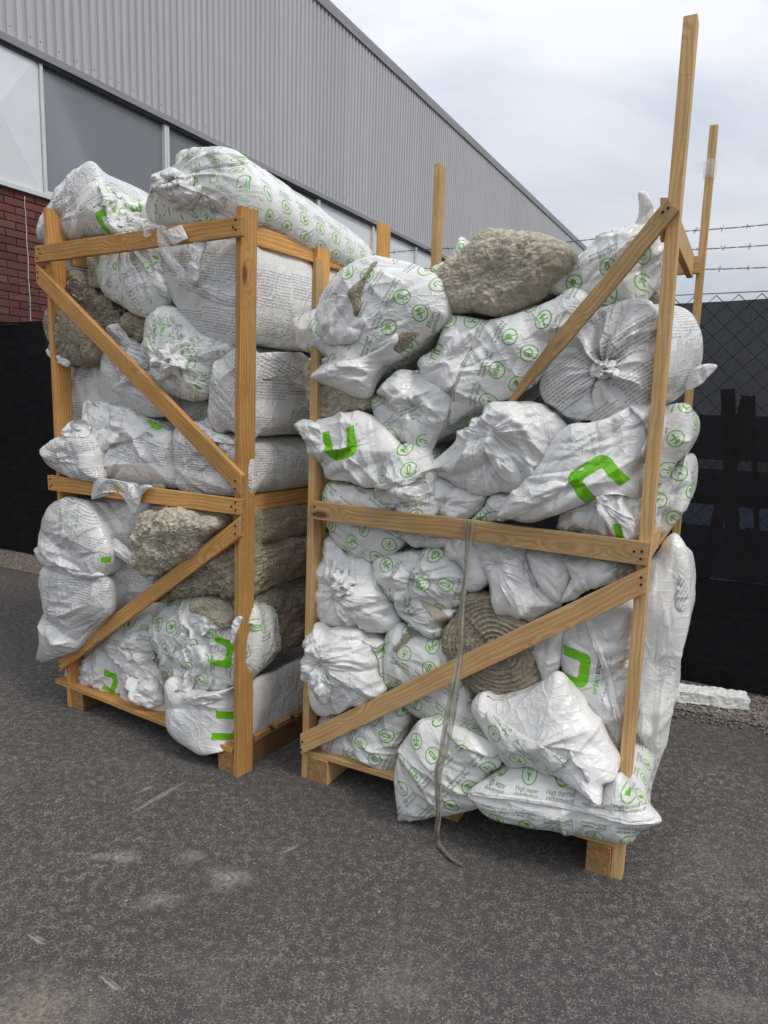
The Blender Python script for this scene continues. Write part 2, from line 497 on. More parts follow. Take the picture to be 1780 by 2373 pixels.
def m_simple(name, col, rough=.6, metal=0.0, var=.12, scale=8, bump=0.0, bscale=120, spec=.4, stretch=(1, 1, 1)):
    t = NT(name); co = t.map(t.coord(), stretch)
    f = t.noise(co, scale, 6, .6)
    dark = tuple(q * (1 - var) for q in col); lite = tuple(min(1, q * (1 + var)) for q in col)
    c = t.ramp(f, [(.3, dark), (.7, lite)])
    t.set(Base_Color=c, Roughness=rough, Metallic=metal, Spec=spec)
    if bump: t.set(Normal=t.bump(t.noise(co, bscale, 4), bump, .004))
    return t.m

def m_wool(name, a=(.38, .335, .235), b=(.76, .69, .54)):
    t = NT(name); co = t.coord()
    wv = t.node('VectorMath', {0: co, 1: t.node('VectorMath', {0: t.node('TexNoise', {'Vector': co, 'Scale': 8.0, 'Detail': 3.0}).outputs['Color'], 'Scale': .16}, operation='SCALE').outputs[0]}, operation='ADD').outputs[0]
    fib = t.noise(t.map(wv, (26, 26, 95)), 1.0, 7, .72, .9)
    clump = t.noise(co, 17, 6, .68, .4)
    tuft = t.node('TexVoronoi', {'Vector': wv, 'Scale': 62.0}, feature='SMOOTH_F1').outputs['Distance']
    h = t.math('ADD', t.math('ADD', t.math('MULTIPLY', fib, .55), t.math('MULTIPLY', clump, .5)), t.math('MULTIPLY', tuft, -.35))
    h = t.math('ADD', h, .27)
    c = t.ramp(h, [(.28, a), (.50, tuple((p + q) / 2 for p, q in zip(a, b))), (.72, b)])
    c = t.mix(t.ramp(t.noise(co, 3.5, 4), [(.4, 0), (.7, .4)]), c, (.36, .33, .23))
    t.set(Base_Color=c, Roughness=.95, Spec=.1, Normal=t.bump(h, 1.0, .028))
    return t.m

def m_wood(name, a, b, c_, dirt=.35):
    t = NT(name); co = t.coord(); r = t.rand()
    sh = t.node('VectorMath', {0: co, 1: t.node('CombineXYZ', {0: t.math('MULTIPLY', r, 53.0), 1: t.math('MULTIPLY', r, 29.0), 2: t.math('MULTIPLY', r, 11.0)}).outputs[0]}, operation='ADD').outputs[0]
    # knots bend the grain around them
    kn = t.node('TexVoronoi', {'Vector': t.map(sh, (2.6, 7.5, 7.5)), 'Scale': 1.0, 'Randomness': 1.0}, feature='F1').outputs['Distance']
    bend = t.math('MULTIPLY', t.ramp(kn, [(0.0, 1), (.32, 0)]), .035)
    warp = t.node('CombineXYZ', {1: t.math('ADD', bend, t.math('MULTIPLY', t.noise(t.map(sh, (3, 6, 6)), 1, 3), .05)), 2: bend}).outputs[0]
    gv = t.node('VectorMath', {0: sh, 1: warp}, operation='ADD').outputs[0]
    ring = t.node('TexWave', {'Vector': t.map(gv, (.8, 42, 42)), 'Scale': 1.0, 'Distortion': 4.5, 'Detail': 3.0, 'Detail Scale': 1.4}, wave_type='BANDS', bands_direction='DIAGONAL').outputs['Fac']
    fib = t.noise(t.map(gv, (7, 260, 260)), 1.0, 5, .6)
    col = t.ramp(t.math('ADD', t.math('MULTIPLY', ring, .55), t.math('MULTIPLY', t.noise(t.map(gv, (1.2, 14, 14)), 1.0, 4), .45)), [(0.1, a), (.5, b), (.9, c_)])
    col = t.mix(t.math('MULTIPLY', t.ramp(fib, [(.35, .55), (.6, 0)]), .6), col, tuple(q * .55 for q in a))
    col = t.mix(t.ramp(kn, [(.055, .9), (.085, .55), (.13, 0)]), col, (.11, .045, .016))
    saw = t.noise(t.map(sh, (190, 8, 8)), 1.0, 2, .5, .3)
    col = t.mix(t.math('MULTIPLY', t.ramp(t.noise(sh, 5, 6, .65), [(.45, 0), (.75, 1)]), dirt), col, tuple(q * .5 for q in a))
    col = t.mix(1.0, col, t.ramp(r, [(0, .74), (1, 1.12)]), 'MULTIPLY')
    hh = t.math('ADD', t.math('MULTIPLY', fib, .6), t.math('MULTIPLY', saw, .35))
    t.set(Base_Color=col, Roughness=.68, Spec=.3, Normal=t.bump(hh, .35, .004))
    return t.m

M = {}
M['wood_l'] = m_wood('orange_pine', (.51, .255, .072), (.65, .345, .112), (.73, .42, .155))
M['wood_r'] = m_wood('pale_pine', (.50, .30, .118), (.63, .395, .175), (.71, .47, .235))
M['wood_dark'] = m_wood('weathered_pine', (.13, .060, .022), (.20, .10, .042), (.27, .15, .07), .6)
M['wood_end'] = m_simple('sawn_end_grain', (.33, .185, .075), .85, var=.35, scale=60, bump=.4, bscale=200)
M['nail'] = m_simple('rusted_nail', (.025, .018, .014), .6, .5)
M['wool'] = m_wool('mineral_wool')
M['wool_dark'] = m_wool('dark_and_shaded_wool', (.21, .18, .12), (.52, .46, .34))  # darker wool tone; in the film tears it paints the shade inside
M['wool_pale'] = m_wool('fresh_mineral_wool', (.34, .31, .20), (.62, .58, .43))
M['fibre'] = m_simple('loose_wool_fibre', (.52, .49, .385), .95, var=.3)
M['black_wire'] = m_simple('black_coated_wire', (.008, .008, .010), .45)
M['galv'] = m_simple('galvanised_wire', (.20, .21, .22), .45, .7)
M['barb'] = m_simple('dull_barbed_wire', (.11, .115, .12), .55, .5)
M['barb_pale'] = m_simple('pale_cord', (.62, .62, .60), .7)
M['white_panel'] = m_simple('white_enamelled_panel', (.70, .72, .74), .38, var=.04, scale=3)
M['white_frame'] = m_simple('white_window_frame', (.62, .63, .62), .4, var=.06, scale=10)
M['mortar'] = m_simple('grey_mortar', (.30, .26, .235), .95, var=.2, scale=30, bump=.4)
M['flash'] = m_simple('grey_flashing', (.27, .27, .275), .5, .2, var=.2, scale=4, stretch=(.3, 3, 3))
M['foam'] = m_simple('white_polystyrene', (.78, .78, .75), .8, var=.08, scale=40, bump=.6, bscale=160)
M['paper'] = m_simple('dirty_white_card', (.70, .68, .62), .8, var=.12, scale=20)
M['tape'] = m_simple('tan_packing_tape', (.42, .36, .28), .35, var=.1)
M['red_steel'] = m_simple('red_painted_steel', (.16, .018, .022), .5)
M['blue_cover'] = m_simple('blue_grey_cover', (.10, .16, .28), .6)
M['dark_steel'] = m_simple('dark_grey_steel', (.05, .055, .06), .6)
M['pale_wall'] = m_simple('pale_render', (.55, .55, .56), .8)
M['interior'] = m_simple('grey_interior_paint', (.30, .31, .33), .8)
M['beam'] = m_simple('pale_interior_beam', (.55, .56, .58), .7)

def m_cladding():
    t = NT('grey_profiled_sheet'); co = t.coord(); r = t.rand()
    st = t.noise(t.map(co, (26, 26, .8)), 1.0, 4, .6)
    c = t.ramp(st, [(.3, (.43, .428, .437)), (.7, (.50, .498, .507))])
    c = t.mix(t.ramp(t.noise(co, 1.3, 5, .6), [(.45, 0), (.75, .35)]), c, (.41, .405, .405))
    c = t.mix(1.0, c, t.ramp(r, [(0, .96), (1, 1.04)]), 'MULTIPLY')
    t.set(Base_Color=c, Roughness=.5, Metallic=.0, Spec=.35)
    return t.m
M['clad'] = m_cladding()
def m_brick():
    t = NT('dark_red_brick'); co = t.coord(); r = t.rand()
    c = t.ramp(r, [(0, (.105, .042, .036)), (.5, (.15, .058, .047)), (1, (.19, .080, .062))])
    c = t.mix(t.ramp(t.noise(co, 38, 6, .65), [(.4, 0), (.75, .55)]), c, (.07, .035, .032))
    c = t.mix(t.ramp(t.noise(co, 90, 3), [(.62, 0), (.75, .5)]), c, (.30, .20, .17))
    t.set(Base_Color=c, Roughness=.9, Spec=.2, Normal=t.bump(t.noise(co, 130, 5), .5, .004))
    return t.m
M['brick'] = m_brick()
def m_glass():
    t = NT('grey_window_glass'); co = t.coord()
    d = t.node('BsdfDiffuse', {'Color': (.40, .41, .44, 1)}); g = t.node('BsdfGlossy', {'Color': (1, 1, 1, 1), 'Roughness': .04}); tr = t.node('BsdfTransparent', {'Color': (.85, .88, .92, 1)})
    m1 = t.node('MixShader', {0: .47, 1: tr.outputs[0], 2: d.outputs[0]})  # even grey diffuse share mixed into the clear pane
    fr = t.node('Fresnel', {'IOR': 1.5})
    m2 = t.node('MixShader', {0: fr.outputs[0], 1: m1.outputs[0], 2: g.outputs[0]})
    t.l.new(m2.outputs[0], t.out.inputs[0])
    return t.m
M['glass'] = m_glass()
def m_screen():
    """black knitted windscreen: fine holes in vertical courses, so a little of what stands behind shows"""
    t = NT('black_knitted_screen'); co = t.coord()
    kn = t.node('TexWave', {'Vector': t.map(co, (1, 1, 1)), 'Scale': 90.0, 'Distortion': 1.2, 'Detail': 2.0}, wave_type='BANDS', bands_direction='X').outputs['Fac']
    f = t.math('MULTIPLY', kn, t.noise(t.map(co, (160, 160, 260)), 1.0, 2))
    a = t.ramp(f, [(.22, .02), (.55, .17)])
    d = t.node('BsdfDiffuse', {'Color': (.024, .024, .026, 1)}); tr = t.node('BsdfTransparent')
    mx = t.node('MixShader', {0: a, 1: d.outputs[0], 2: tr.outputs[0]})
    t.l.new(mx.outputs[0], t.out.inputs[0])
    return t.m
M['screen'] = m_screen()
def m_screen_dense():
    t = NT('black_dense_screen'); co = t.coord()
    fo = t.noise(t.map(co, (3, 3, .8)), 1.0, 4)
    c = t.ramp(t.noise(t.map(co, (8, 8, 50)), 1.0, 4), [(.4, (.010, .010, .012)), (.75, (.020, .020, .022))])
    t.set(Base_Color=c, Roughness=.8, Spec=.15, Normal=t.bump(fo, .4, .05))
    return t.m
M['screen_dense'] = m_screen_dense()
def m_film(name, tint=(.8, .8, .78), op=.25, rough=.12):
    t = NT(name); co = t.coord()
    st = t.noise(t.map(co, (60, 60, 3)), 1.0, 4, .6)
    d = t.node('BsdfPrincipled', {'Base Color': (*tint, 1), 'Roughness': rough, 'Normal': t.bump(st, .8, .01)}); tr = t.node('BsdfTransparent')
    a = t.ramp(st, [(.3, op * .5), (.7, min(1, op * 1.8))])
    mx = t.node('MixShader', {0: a, 1: tr.outputs[0], 2: d.outputs[0]})
    t.l.new(mx.outputs[0], t.out.inputs[0])
    return t.m
M['film'] = m_film('clear_stretch_film', (.34, .32, .24), .7)
M['film_clear'] = m_film('thin_clear_film', (.8, .82, .84), .22)

def m_asphalt():
    t = NT('asphalt'); co = t.coord()
    w1 = t.node('VectorMath', {0: co, 1: t.node('VectorMath', {0: t.node('TexNoise', {'Vector': co, 'Scale': 75.0, 'Detail': 3.0}).outputs['Color'], 'Scale': .020}, operation='SCALE').outputs[0]}, operation='ADD').outputs[0]
    edge = t.node('TexVoronoi', {'Vector': w1, 'Scale': 84.0}, feature='DISTANCE_TO_EDGE').outputs['Distance']
    worm = t.ramp(edge, [(.06, 1), (.13, 0)])
    pm = t.noise(co, 34, 6, .68)
    pl = t.noise(co, 1.15, 5, .6)                       # where the dark sealcoat has worn off
    mask = t.math('MULTIPLY', t.ramp(pm, [(.45, .03), (.60, 1)]), t.ramp(pl, [(.30, .30), (.66, 1)]))
    worm = t.math('MULTIPLY', worm, mask)
    fine = t.noise(co, 210, 4, .7)
    base = t.ramp(fine, [(.3, (.044, .0405, .0385)), (.55, (.072, .0665, .0635)), (.75, (.150, .139, .130))])
    base = t.mix(t.ramp(t.noise(co, .9, 6, .6, .3), [(.35, 0), (.7, .45)]), base, (.098, .091, .086))
    c = t.mix(t.math('MULTIPLY', worm, .72), base, (.34, .315, .28))
    spk = t.ramp(t.noise(co, 165, 2, .5), [(.63, 0), (.68, .9)])
    c = t.mix(spk, c, (.34, .325, .30))
    # dusty tan wear close to the viewer and pale scuffed patches
    du = t.math('MULTIPLY', t.ramp(t.noise(t.map(co, loc=(3.1, 1.7, 0)), 1.7, 6, .65), [(.55, 0), (.72, 1)]), t.ramp(t.noise(co, 75, 4, .7), [(.40, 0), (.62, 1)]))
    c = t.mix(t.math('MULTIPLY', du, .5), c, (.26, .235, .20))
    def patch(px, r, st, thr=.45):
        X = on_ground(pts(px)[0])
        dv = t.node('VectorMath', {0: co, 1: tuple(X)}, operation='SUBTRACT').outputs[0]
        L = t.node('VectorMath', {0: t.map(dv, (1 / r[0], 1 / r[1], 0), rot=(0, 0, r[2]))}, operation='LENGTH').outputs['Value']
        e = t.math('ADD', L, t.math('MULTIPLY', t.noise(co, 14, 5), .9))
        return t.math('MULTIPLY', t.math('MULTIPLY', t.ramp(e, [(.5, 1), (1.3, 0)]), st), t.ramp(t.noise(co, 70, 4, .7), [(thr - .08, .1), (thr + .15, 1)]))
    for px, r, st, cc in (('Z60,2190', (.34, .24, 0), 1.0, (.27, .235, .18)), ('S270,1985', (.20, .06, .5), 1.0, (.36, .325, .285)), ('S530,2035', (.16, .13, 0), 1.0, (.33, .30, .27)),
                          ('S440,1985', (.12, .07, -.4), .9, (.33, .30, .265)), ('S370,2085', (.13, .07, -.3), .9, (.33, .30, .265)), ('S1700,2330', (.30, .12, 0), .7, (.25, .225, .19)), ('S900,2300', (.25, .12, 0), .5, (.26, .235, .20))):
        c = t.mix(patch(px, r, st), c, cc)
    def scuff(a, b, w):
        A, B = on_ground(pts(a)[0]), on_ground(pts(b)[0]); ang = math.atan2(B[1] - A[1], B[0] - A[0]); C = (A + B) / 2; hl = np.linalg.norm(B - A) / 2
        dv = t.node('VectorMath', {0: co, 1: tuple(C)}, operation='SUBTRACT').outputs[0]
        mp = t.node('Mapping', {'Vector': dv, 'Rotation': (0, 0, -ang)}).outputs[0]
        L = t.node('VectorMath', {0: t.map(mp, (1 / hl, 1 / w, 0))}, operation='LENGTH').outputs['Value']
        return t.math('MULTIPLY', t.ramp(L, [(.5, 1), (1.0, 0)]), t.ramp(t.noise(t.map(mp, (8, 160, 1)), 1.0, 3), [(.42, 0), (.56, 1)]))
    for a, b, w in (('S290,1893', 'S440,1805', .018), ('S308,1842', 'S360,1818', .012), ('S60,2162', 'S108,2188', .012), ('S650,1978', 'S692,1958', .012), ('S225,2255', 'S285,2300', .01)):
        c = t.mix(t.math('MULTIPLY', scuff(a, b, w), .65), c, (.42, .41, .39))
    h = t.math('ADD', t.math('MULTIPLY', t.noise(co, 95, 5, .65), .8), t.math('MULTIPLY', edge, 1.2))
    t.set(Base_Color=c, Roughness=.82, Spec=.3, Normal=t.bump(h, .7, .006))
    return t.m
M['asphalt'] = m_asphalt()
def m_gravel():
    t = NT('grey_brown_gravel'); co = t.coord(); r = t.node('TexVoronoi', {'Vector': co, 'Scale': 85.0}).outputs['Color']
    c = t.ramp(t.node('SeparateColor', {0: r}).outputs[0], [(0, (.10, .085, .07)), (.5, (.20, .175, .145)), (1, (.34, .31, .27))])
    t.set(Base_Color=c, Roughness=.95, Normal=t.bump(t.noise(co, 90, 5), .8, .01))
    return t.m
M['gravel'] = m_gravel()

# ------------------------------------------------------------------ ground
def sheet(name, P, z, mat, kind='structure'):
    me = mesh_np(name, np.array([(p[0], p[1], 0) for p in P]), [tuple(range(len(P)))], False)
    return tag(link(name, me, mat, None, (0, 0, z)), kind=kind)
sheet('ground', [(-150, -60), (150, -60), (150, 250), (-150, 250)], 0.0, M['asphalt'])
FO = on_ground(pts('L638,2050')[0])
UW = -7.34                                       # foot of the fence at the right
def fence(u, n=0.0, z=0.0): return FO + FD * u + FN * n + np.array([0, 0, z])
g0, g1 = fence(-7.2, .25), fence(6, .25)
sheet('gravel_strip', [fence(-7.2, -.42), fence(6, -.34), g1, g0], .004, M['gravel'])
def stones():
    r = np.random.default_rng(11)
    V0 = np.array([(1, 0, 0), (-1, 0, 0), (0, 1, 0), (0, -1, 0), (0, 0, 1), (0, 0, -1)], float)
    F0 = np.array([(0, 2, 4), (2, 1, 4), (1, 3, 4), (3, 0, 4), (2, 0, 5), (1, 2, 5), (3, 1, 5), (0, 3, 5)])
    Vs, Fs = [], []
    k = 0
    for a, b, n in ((-7.0, -5.2, 2200), (-1.2, 1.5, 3200)):
        for _ in range(n):
            u = r.uniform(a, b); w = -.44 + r.uniform(0, .5) + .05 * math.sin(u * 3) + abs(r.normal(0, .03)) * r.choice([-1, 0, 0])
            s = r.uniform(.004, .013)
            A = r.normal(size=(3, 3)); A, _ = np.linalg.qr(A)
            P = (V0 * r.uniform(.6, 1.2, (6, 1))) @ A * s * [1, 1, .7] + fence(u, w, .004 + s * .4)
            Vs.append(P); Fs.append(F0 + k); k += 6
    V = np.concatenate(Vs)
    me = mesh_np('gravel', V - FO, np.concatenate(Fs), False)
    tag(link('gravel', me, M['gravel'], None, FO), 'loose grey brown gravel along the foot of the fence', kind='stuff')
stones()

def grit():
    r = np.random.default_rng(21)
    V0 = np.array([(1, 0, 0), (-1, 0, 0), (0, 1, 0), (0, -1, 0), (0, 0, 1), (0, 0, -1)], float)
    F0 = np.array([(0, 2, 4), (2, 1, 4), (1, 3, 4), (3, 0, 4), (2, 0, 5), (1, 2, 5), (3, 1, 5), (0, 3, 5)])
    Vs, Fs = [], []
    for k in range(420):
        X = on_ground((r.uniform(-100, 1900), 1500 + 900 * r.random() ** .8)) if k > 60 else on_ground((r.normal(560, 160), r.normal(1880, 60)))
        s_ = min(.0075, .0022 * math.exp(r.normal(0, .45)))
        A, _ = np.linalg.qr(r.normal(size=(3, 3)))
        Vs.append((V0 * r.uniform(.6, 1.2, (6, 1))) @ A * s_ * [1, 1, .7] + X + [0, 0, s_ * .4]); Fs.append(F0 + 6 * k)
    V = np.concatenate(Vs); loc = np.array([V[:, 0].mean(), V[:, 1].mean(), 0])
    tag(link('grit', mesh_np('grit', V - loc, np.concatenate(Fs), False), M['mortar'], None, loc), 'scattered pale grit and crumbs on the asphalt', kind='stuff')
grit()

# ------------------------------------------------------------------ warehouse
KW = 1.055                                                                # the wall stands this much farther than a first guess
WX = CAM + ray(pts('Z45,700')[0]) * (6.8 * KW / ray(pts('Z45,700')[0])[1])     # a point of the wall plane
WX = np.array([WX[0], WX[1], 0])
WOUT = FD                                                                 # outward normal of the wall (towards the yard)
def wall(s, z, out=0.0): return WX + FN * s + WOUT * out + np.array([0, 0, z])
WMAT = Matrix.Rotation(math.pi / 2 - WALLYAW, 4, 'Z')                     # local x along the wall
Z_SILL, Z_BAND, Z_ROOF, S_END = (1.5 + (z - 1.5) * KW for z in (3.40, 4.66, 7.34, 29.0))
bld = empty('warehouse', wall(0, 0), 'long grey warehouse with ribbed metal cladding above a window band and red brick', 'building', rz=math.pi / 2 - WALLYAW)
def wbox(name, s0, s1, z0, z1, o0, o1, mat, parent=bld):
    b = MB(); b.box((s0, -o1, z0), (s1, -o0, z1))
    V = np.array(b.v); c = V.mean(0); c[2] = V[:, 2].min()
    me = mesh_np(name, V - c, b.f, False)
    o = bpy.data.objects.new(name, me); COL.objects.link(o); me.materials.append(mat)
    base = Matrix.Translation(Vector(wall(0, 0))) @ WMAT
    o.matrix_world = base @ Matrix.Translation(Vector(c))
    if parent is not None:
        o.parent = parent; o.matrix_parent_inverse = world_matrix(parent).inverted()
    return o
wbox('wall_core', -8, S_END, 0, Z_SILL - .02, -.30, -.035, M['mortar'])
# brick courses: real bricks where the photograph lets one pick them apart, one joined mesh beyond
CH, BL = .075, .225
bm_ = MB(); bm_.box((-.1075, -.03, 0), (.1075, .03, CH - .011))
brick_me = mesh_np('brick', np.array(bm_.v), bm_.f, False); brick_me.materials.append(M['brick'])
far = MB(); rb = random.Random(4); nb = 0
WB = Matrix.Translation(Vector(wall(0, 0))) @ WMAT
BLDI = world_matrix(bld).inverted()
for k in range(1, 47):
    z = Z_SILL - .02 - k * CH
    for j in range(-9, 60):
        s = j * BL + (BL / 2 if k % 2 else 0)
        if z > 1.95 and -.6 < s < .9 and nb < 290:
            o = bpy.data.objects.new('brick', brick_me); COL.objects.link(o)
            o.matrix_world = WB @ Matrix.Translation((s, .033 + rb.uniform(-.003, .002), z))
            o.parent = bld; o.matrix_parent_inverse = BLDI; nb += 1
        else:
            far.box((s - .1075, .006, z), (s + .1075, .06, z + CH - .011))
fo = mesh_np('far_brickwork', np.array(far.v), far.f, False)
o = bpy.data.objects.new('far_brickwork', fo); fo.materials.append(M['brick']); COL.objects.link(o)
o.matrix_world = WB; o.parent = bld; o.matrix_parent_inverse = BLDI; tag(o, kind='stuff')
# band of panels and windows
wbox('sill', -8, S_END, Z_SILL - .022, Z_SILL + .02, -.05, .035, M['white_frame'])
def panel(s0, s1):
    """white sheet with a raised X: four facets meeting in the middle"""
    z0, z1 = Z_SILL + .022, Z_BAND - .02; cs, cz = (s0 + s1) / 2, (z0 + z1) / 2
    V = [(s0, 0, z0), (s1, 0, z0), (s1, 0, z1), (s0, 0, z1), (cs, -.05, cz), (s0, .05, z0), (s1, .05, z0), (s1, .05, z1), (s0, .05, z1)]
    F = [(0, 1, 4), (1, 2, 4), (2, 3, 4), (3, 0, 4), (0, 5, 6, 1), (1, 6, 7, 2), (2, 7, 8, 3), (3, 8, 5, 0)]
    c = np.array([cs, 0, z0]); me = mesh_np('white_panel', np.array(V) - c, F, False); me.materials.append(M['white_panel'])
    o = bpy.data.objects.new('white_panel', me); COL.objects.link(o); o.matrix_world = WB @ Matrix.Translation(Vector(c)); o.parent = bld; o.matrix_parent_inverse = BLDI
def window(s0, s1, glass='glass'):
    b = MB(); f = .035; z0, z1 = Z_SILL + .022, Z_BAND - .02
    b.box((s0, -.02, z0), (s0 + f, .05, z1)); b.box((s1 - f, -.02, z0), (s1, .05, z1)); b.box((s0 + f, -.02, z0), (s1 - f, .05, z0 + f)); b.box((s0 + f, -.02, z1 - f), (s1 - f, .05, z1))
    c = np.array([(s0 + s1) / 2, 0, z0]); me = mesh_np('window', np.array(b.v) - c, b.f, False); me.materials.append(M['white_frame'])
    w = bpy.data.objects.new('window', me); COL.objects.link(w); w.matrix_world = WB @ Matrix.Translation(Vector(c)); w.parent = bld; w.matrix_parent_inverse = BLDI
    wbox('pane', s0 + f - .004, s1 - f + .004, z0 + f - .004, z1 - f + .004, -.034, -.028, M[glass] if glass else M['white_panel'], w)
for s0, s1 in ((-1.62, -.62), (-.60, .300), ): panel(s0 * KW, s1 * KW)
window(.305 * KW, 1.90 * KW); window(1.905 * KW, 3.50 * KW)
s = 3.505 * KW
while s < S_END - 2:
    if s > 3.4 and s < 5.0: window(s, s + 1.595)
    else: window(s, s + 1.80, None)
    s += 1.60 if s < 5.0 else 1.805
# room behind the glass
wbox('interior_back', -2, 8, Z_SILL - .3, Z_ROOF - .3, -4.6, -4.5, M['interior'])
wbox('interior_ceiling', -2, 8, Z_ROOF - 1.6, Z_ROOF - 1.5, -4.5, -.1, M['interior'])
for k in range(5): wbox('ceiling_beam', -1.5 + 1.9 * k, -1.35 + 1.9 * k, Z_ROOF - 1.9, Z_ROOF - 1.6, -4.5, -.3, M['beam'])
for k in range(3): wbox('ceiling_rail', -2, 8, Z_ROOF - 2.3, Z_ROOF - 2.2, -1.4 - k * 1.1, -1.3 - k * 1.1, M['beam'])
# ribbed cladding sheets, nine ribs of 100 mm each
def clad_mesh():
    prof = [(0, 0), (.052, 0), (.060, .024), (.070, .024), (.074, .020), (.082, .024), (.090, .024)]
    xs = [(i * .1 + a, b) for i in range(9) for a, b in prof] + [(.899, 0)]
    V, F = [], []
    for x, y in xs: V += [(x, y, 0), (x, y, Z_ROOF - Z_BAND)]
    for i in range(len(xs) - 1): F.append((2 * i, 2 * i + 2, 2 * i + 3, 2 * i + 1))
    b = MB()
    for i in (0, 2, 4, 6, 8):
        for z in (.10, 2.5):
            b.box((i * .1 + .021, -.004, z - .0035), (i * .1 + .028, 0, z + .0035))
    return mesh_np('cladding_panel', np.array(V), F, False), mesh_np('screw', np.array(b.v), b.f, False)
PW = .9 * KW
cme, sme = clad_mesh(); cme.materials.append(M['clad']); sme.materials.append(M['nail'])
k = 0; s = -5.4
while s < S_END - .5:
    o = bpy.data.objects.new('cladding_panel', cme); COL.objects.link(o)
    o.matrix_world = WB @ Matrix.Translation((s, -.045, Z_BAND)) @ Matrix.Diagonal((KW, 1, 1, 1)); o.parent = bld; o.matrix_parent_inverse = BLDI
    if s < 8:
        q = bpy.data.objects.new('screw', sme); COL.objects.link(q); q.matrix_world = o.matrix_world.copy(); q.parent = o; q.matrix_parent_inverse = world_matrix(o).inverted()
    s += PW
S_LAST = s
wbox('flashing', -5.4, S_LAST, Z_BAND - .055, Z_BAND + .012, -.02, .062, M['flash'])
wbox('drip_rail', -5.4, S_LAST, Z_BAND - .085, Z_BAND - .055, -.04, .030, M['dark_steel'])
wbox('wall_upper_core', -5.4, S_LAST - .02, Z_BAND + .012, Z_ROOF - .02, -.25, -.02, M['flash'])
wbox('roof_trim', -5.4, S_LAST, Z_ROOF - .10, Z_ROOF + .06, -.3, .075, M['flash'])
wbox('roof', -5.4, S_LAST, Z_ROOF - .02, Z_ROOF + .02, -25, -.3, M['flash'])
wbox('end_wall', S_LAST - .3, S_LAST, 0, Z_ROOF - .1, -25, -.31, M['clad'])
# white cord hanging down the brickwork
b = MB(); rr = random.Random(2)
A = wall(.03, 3.36, .02)
pa = [on_plane(p, WX + WOUT * .012, WOUT) for p in pts('M113,110 120,210 126,330 132,450 138,560 144,680')]
P = []
for i in range(len(pa) - 1):
    for q in range(6): P.append(pa[i] + (pa[i + 1] - pa[i]) * q / 6 + FN * rr.uniform(-.004, .004))
P.append(np.array([pa[-1][0], pa[-1][1], .2]))
b.tube(P, .004, 5)
tag(b.build('hanging_cord', M['barb_pale'], smooth=True), 'thin white cord hanging down the red brick wall', 'cord')

# ------------------------------------------------------------------ fence
fen = empty('fence', fence(0), 'black screened chain link fence topped by three barbed wire strands', 'fence')
UEND = ((WX - FO) @ WOUT) / (FD @ WOUT) + .03
print('fence end', UEND)
def screen(name, u0, u1, z0, z1, mat, n0=0.0, step=.06):
    nu, nz = int((u1 - u0) / step) + 1, 26
    U, Z = np.meshgrid(np.linspace(u0, u1, nu), np.linspace(0, 1, nz))
    U, Z = U.ravel(), Z.ravel()
    sag = .018 * np.abs(np.sin(U * 2.4)) ** .5
    zz = z0 + Z * (z1 - z0 - sag * Z)
    P0 = np.stack([U * 1.6, zz * .9, np.full(len(U), n0 * 7)], 1)
    w = .022 * fbm(P0, 2) + .012 * np.sin(U * 5 + zz * 2.5) * (1 - Z) + n0
    V = FO + U[:, None] * FD + w[:, None] * FN + zz[:, None] * [0, 0, 1.0]
    idx = np.arange(nu * nz).reshape(nz, nu)
    F = np.stack([idx[:-1, :-1], idx[:-1, 1:], idx[1:, 1:], idx[1:, :-1]], -1).reshape(-1, 4)
    return link(name, mesh_np(name, V - FO, F), mat, fen, FO)
screen('screen', -2.6, 6.0, .62, 2.10, M['screen'], .02)
screen('lower_screen', -2.6, 6.0, .02, .63, M['screen_dense'], .012)
screen('screen', UEND, -2.58, .02, 2.165, M['screen_dense'], .0)
def chain():
    b = MB(); p = .104; u = -2.6; nw = 0
    while u < 2.2:
        P = []; nz = int(2.1 / (p / 2))
        for i in range(nz + 1):
            P.append(fence(u + (p / 4 if (i + nw) % 2 else -p / 4), -.012 + (.003 if i % 2 else -.003), .03 + i * p / 2))
        b.tube(P, .0024, 4, False)
        u += p / 2; nw += 1
    return b
ch = chain()
ch.build('chain_link', M['black_wire'], fen, True)
b = MB(); b.tube([fence(-7.2, -.005, 2.13), fence(-3, -.005, 2.12), fence(6, -.005, 2.125)], .003, 5); b.build('tension_wire', M['galv'], fen, True)
def post_f(u):
    b = MB(); b.tube([fence(u, .05, 0), fence(u, .05, 2.2), fence(u, .05, 2.22)], [.03, .03, .02], 10); b.tube([fence(u, .05, 2.18), fence(u, -.02, 2.46)], .012, 6)
    b.build('post', M['dark_steel'], fen, True)
for u in (-6.6, -3.6, -1.0, 2.6, 5.4): post_f(u)
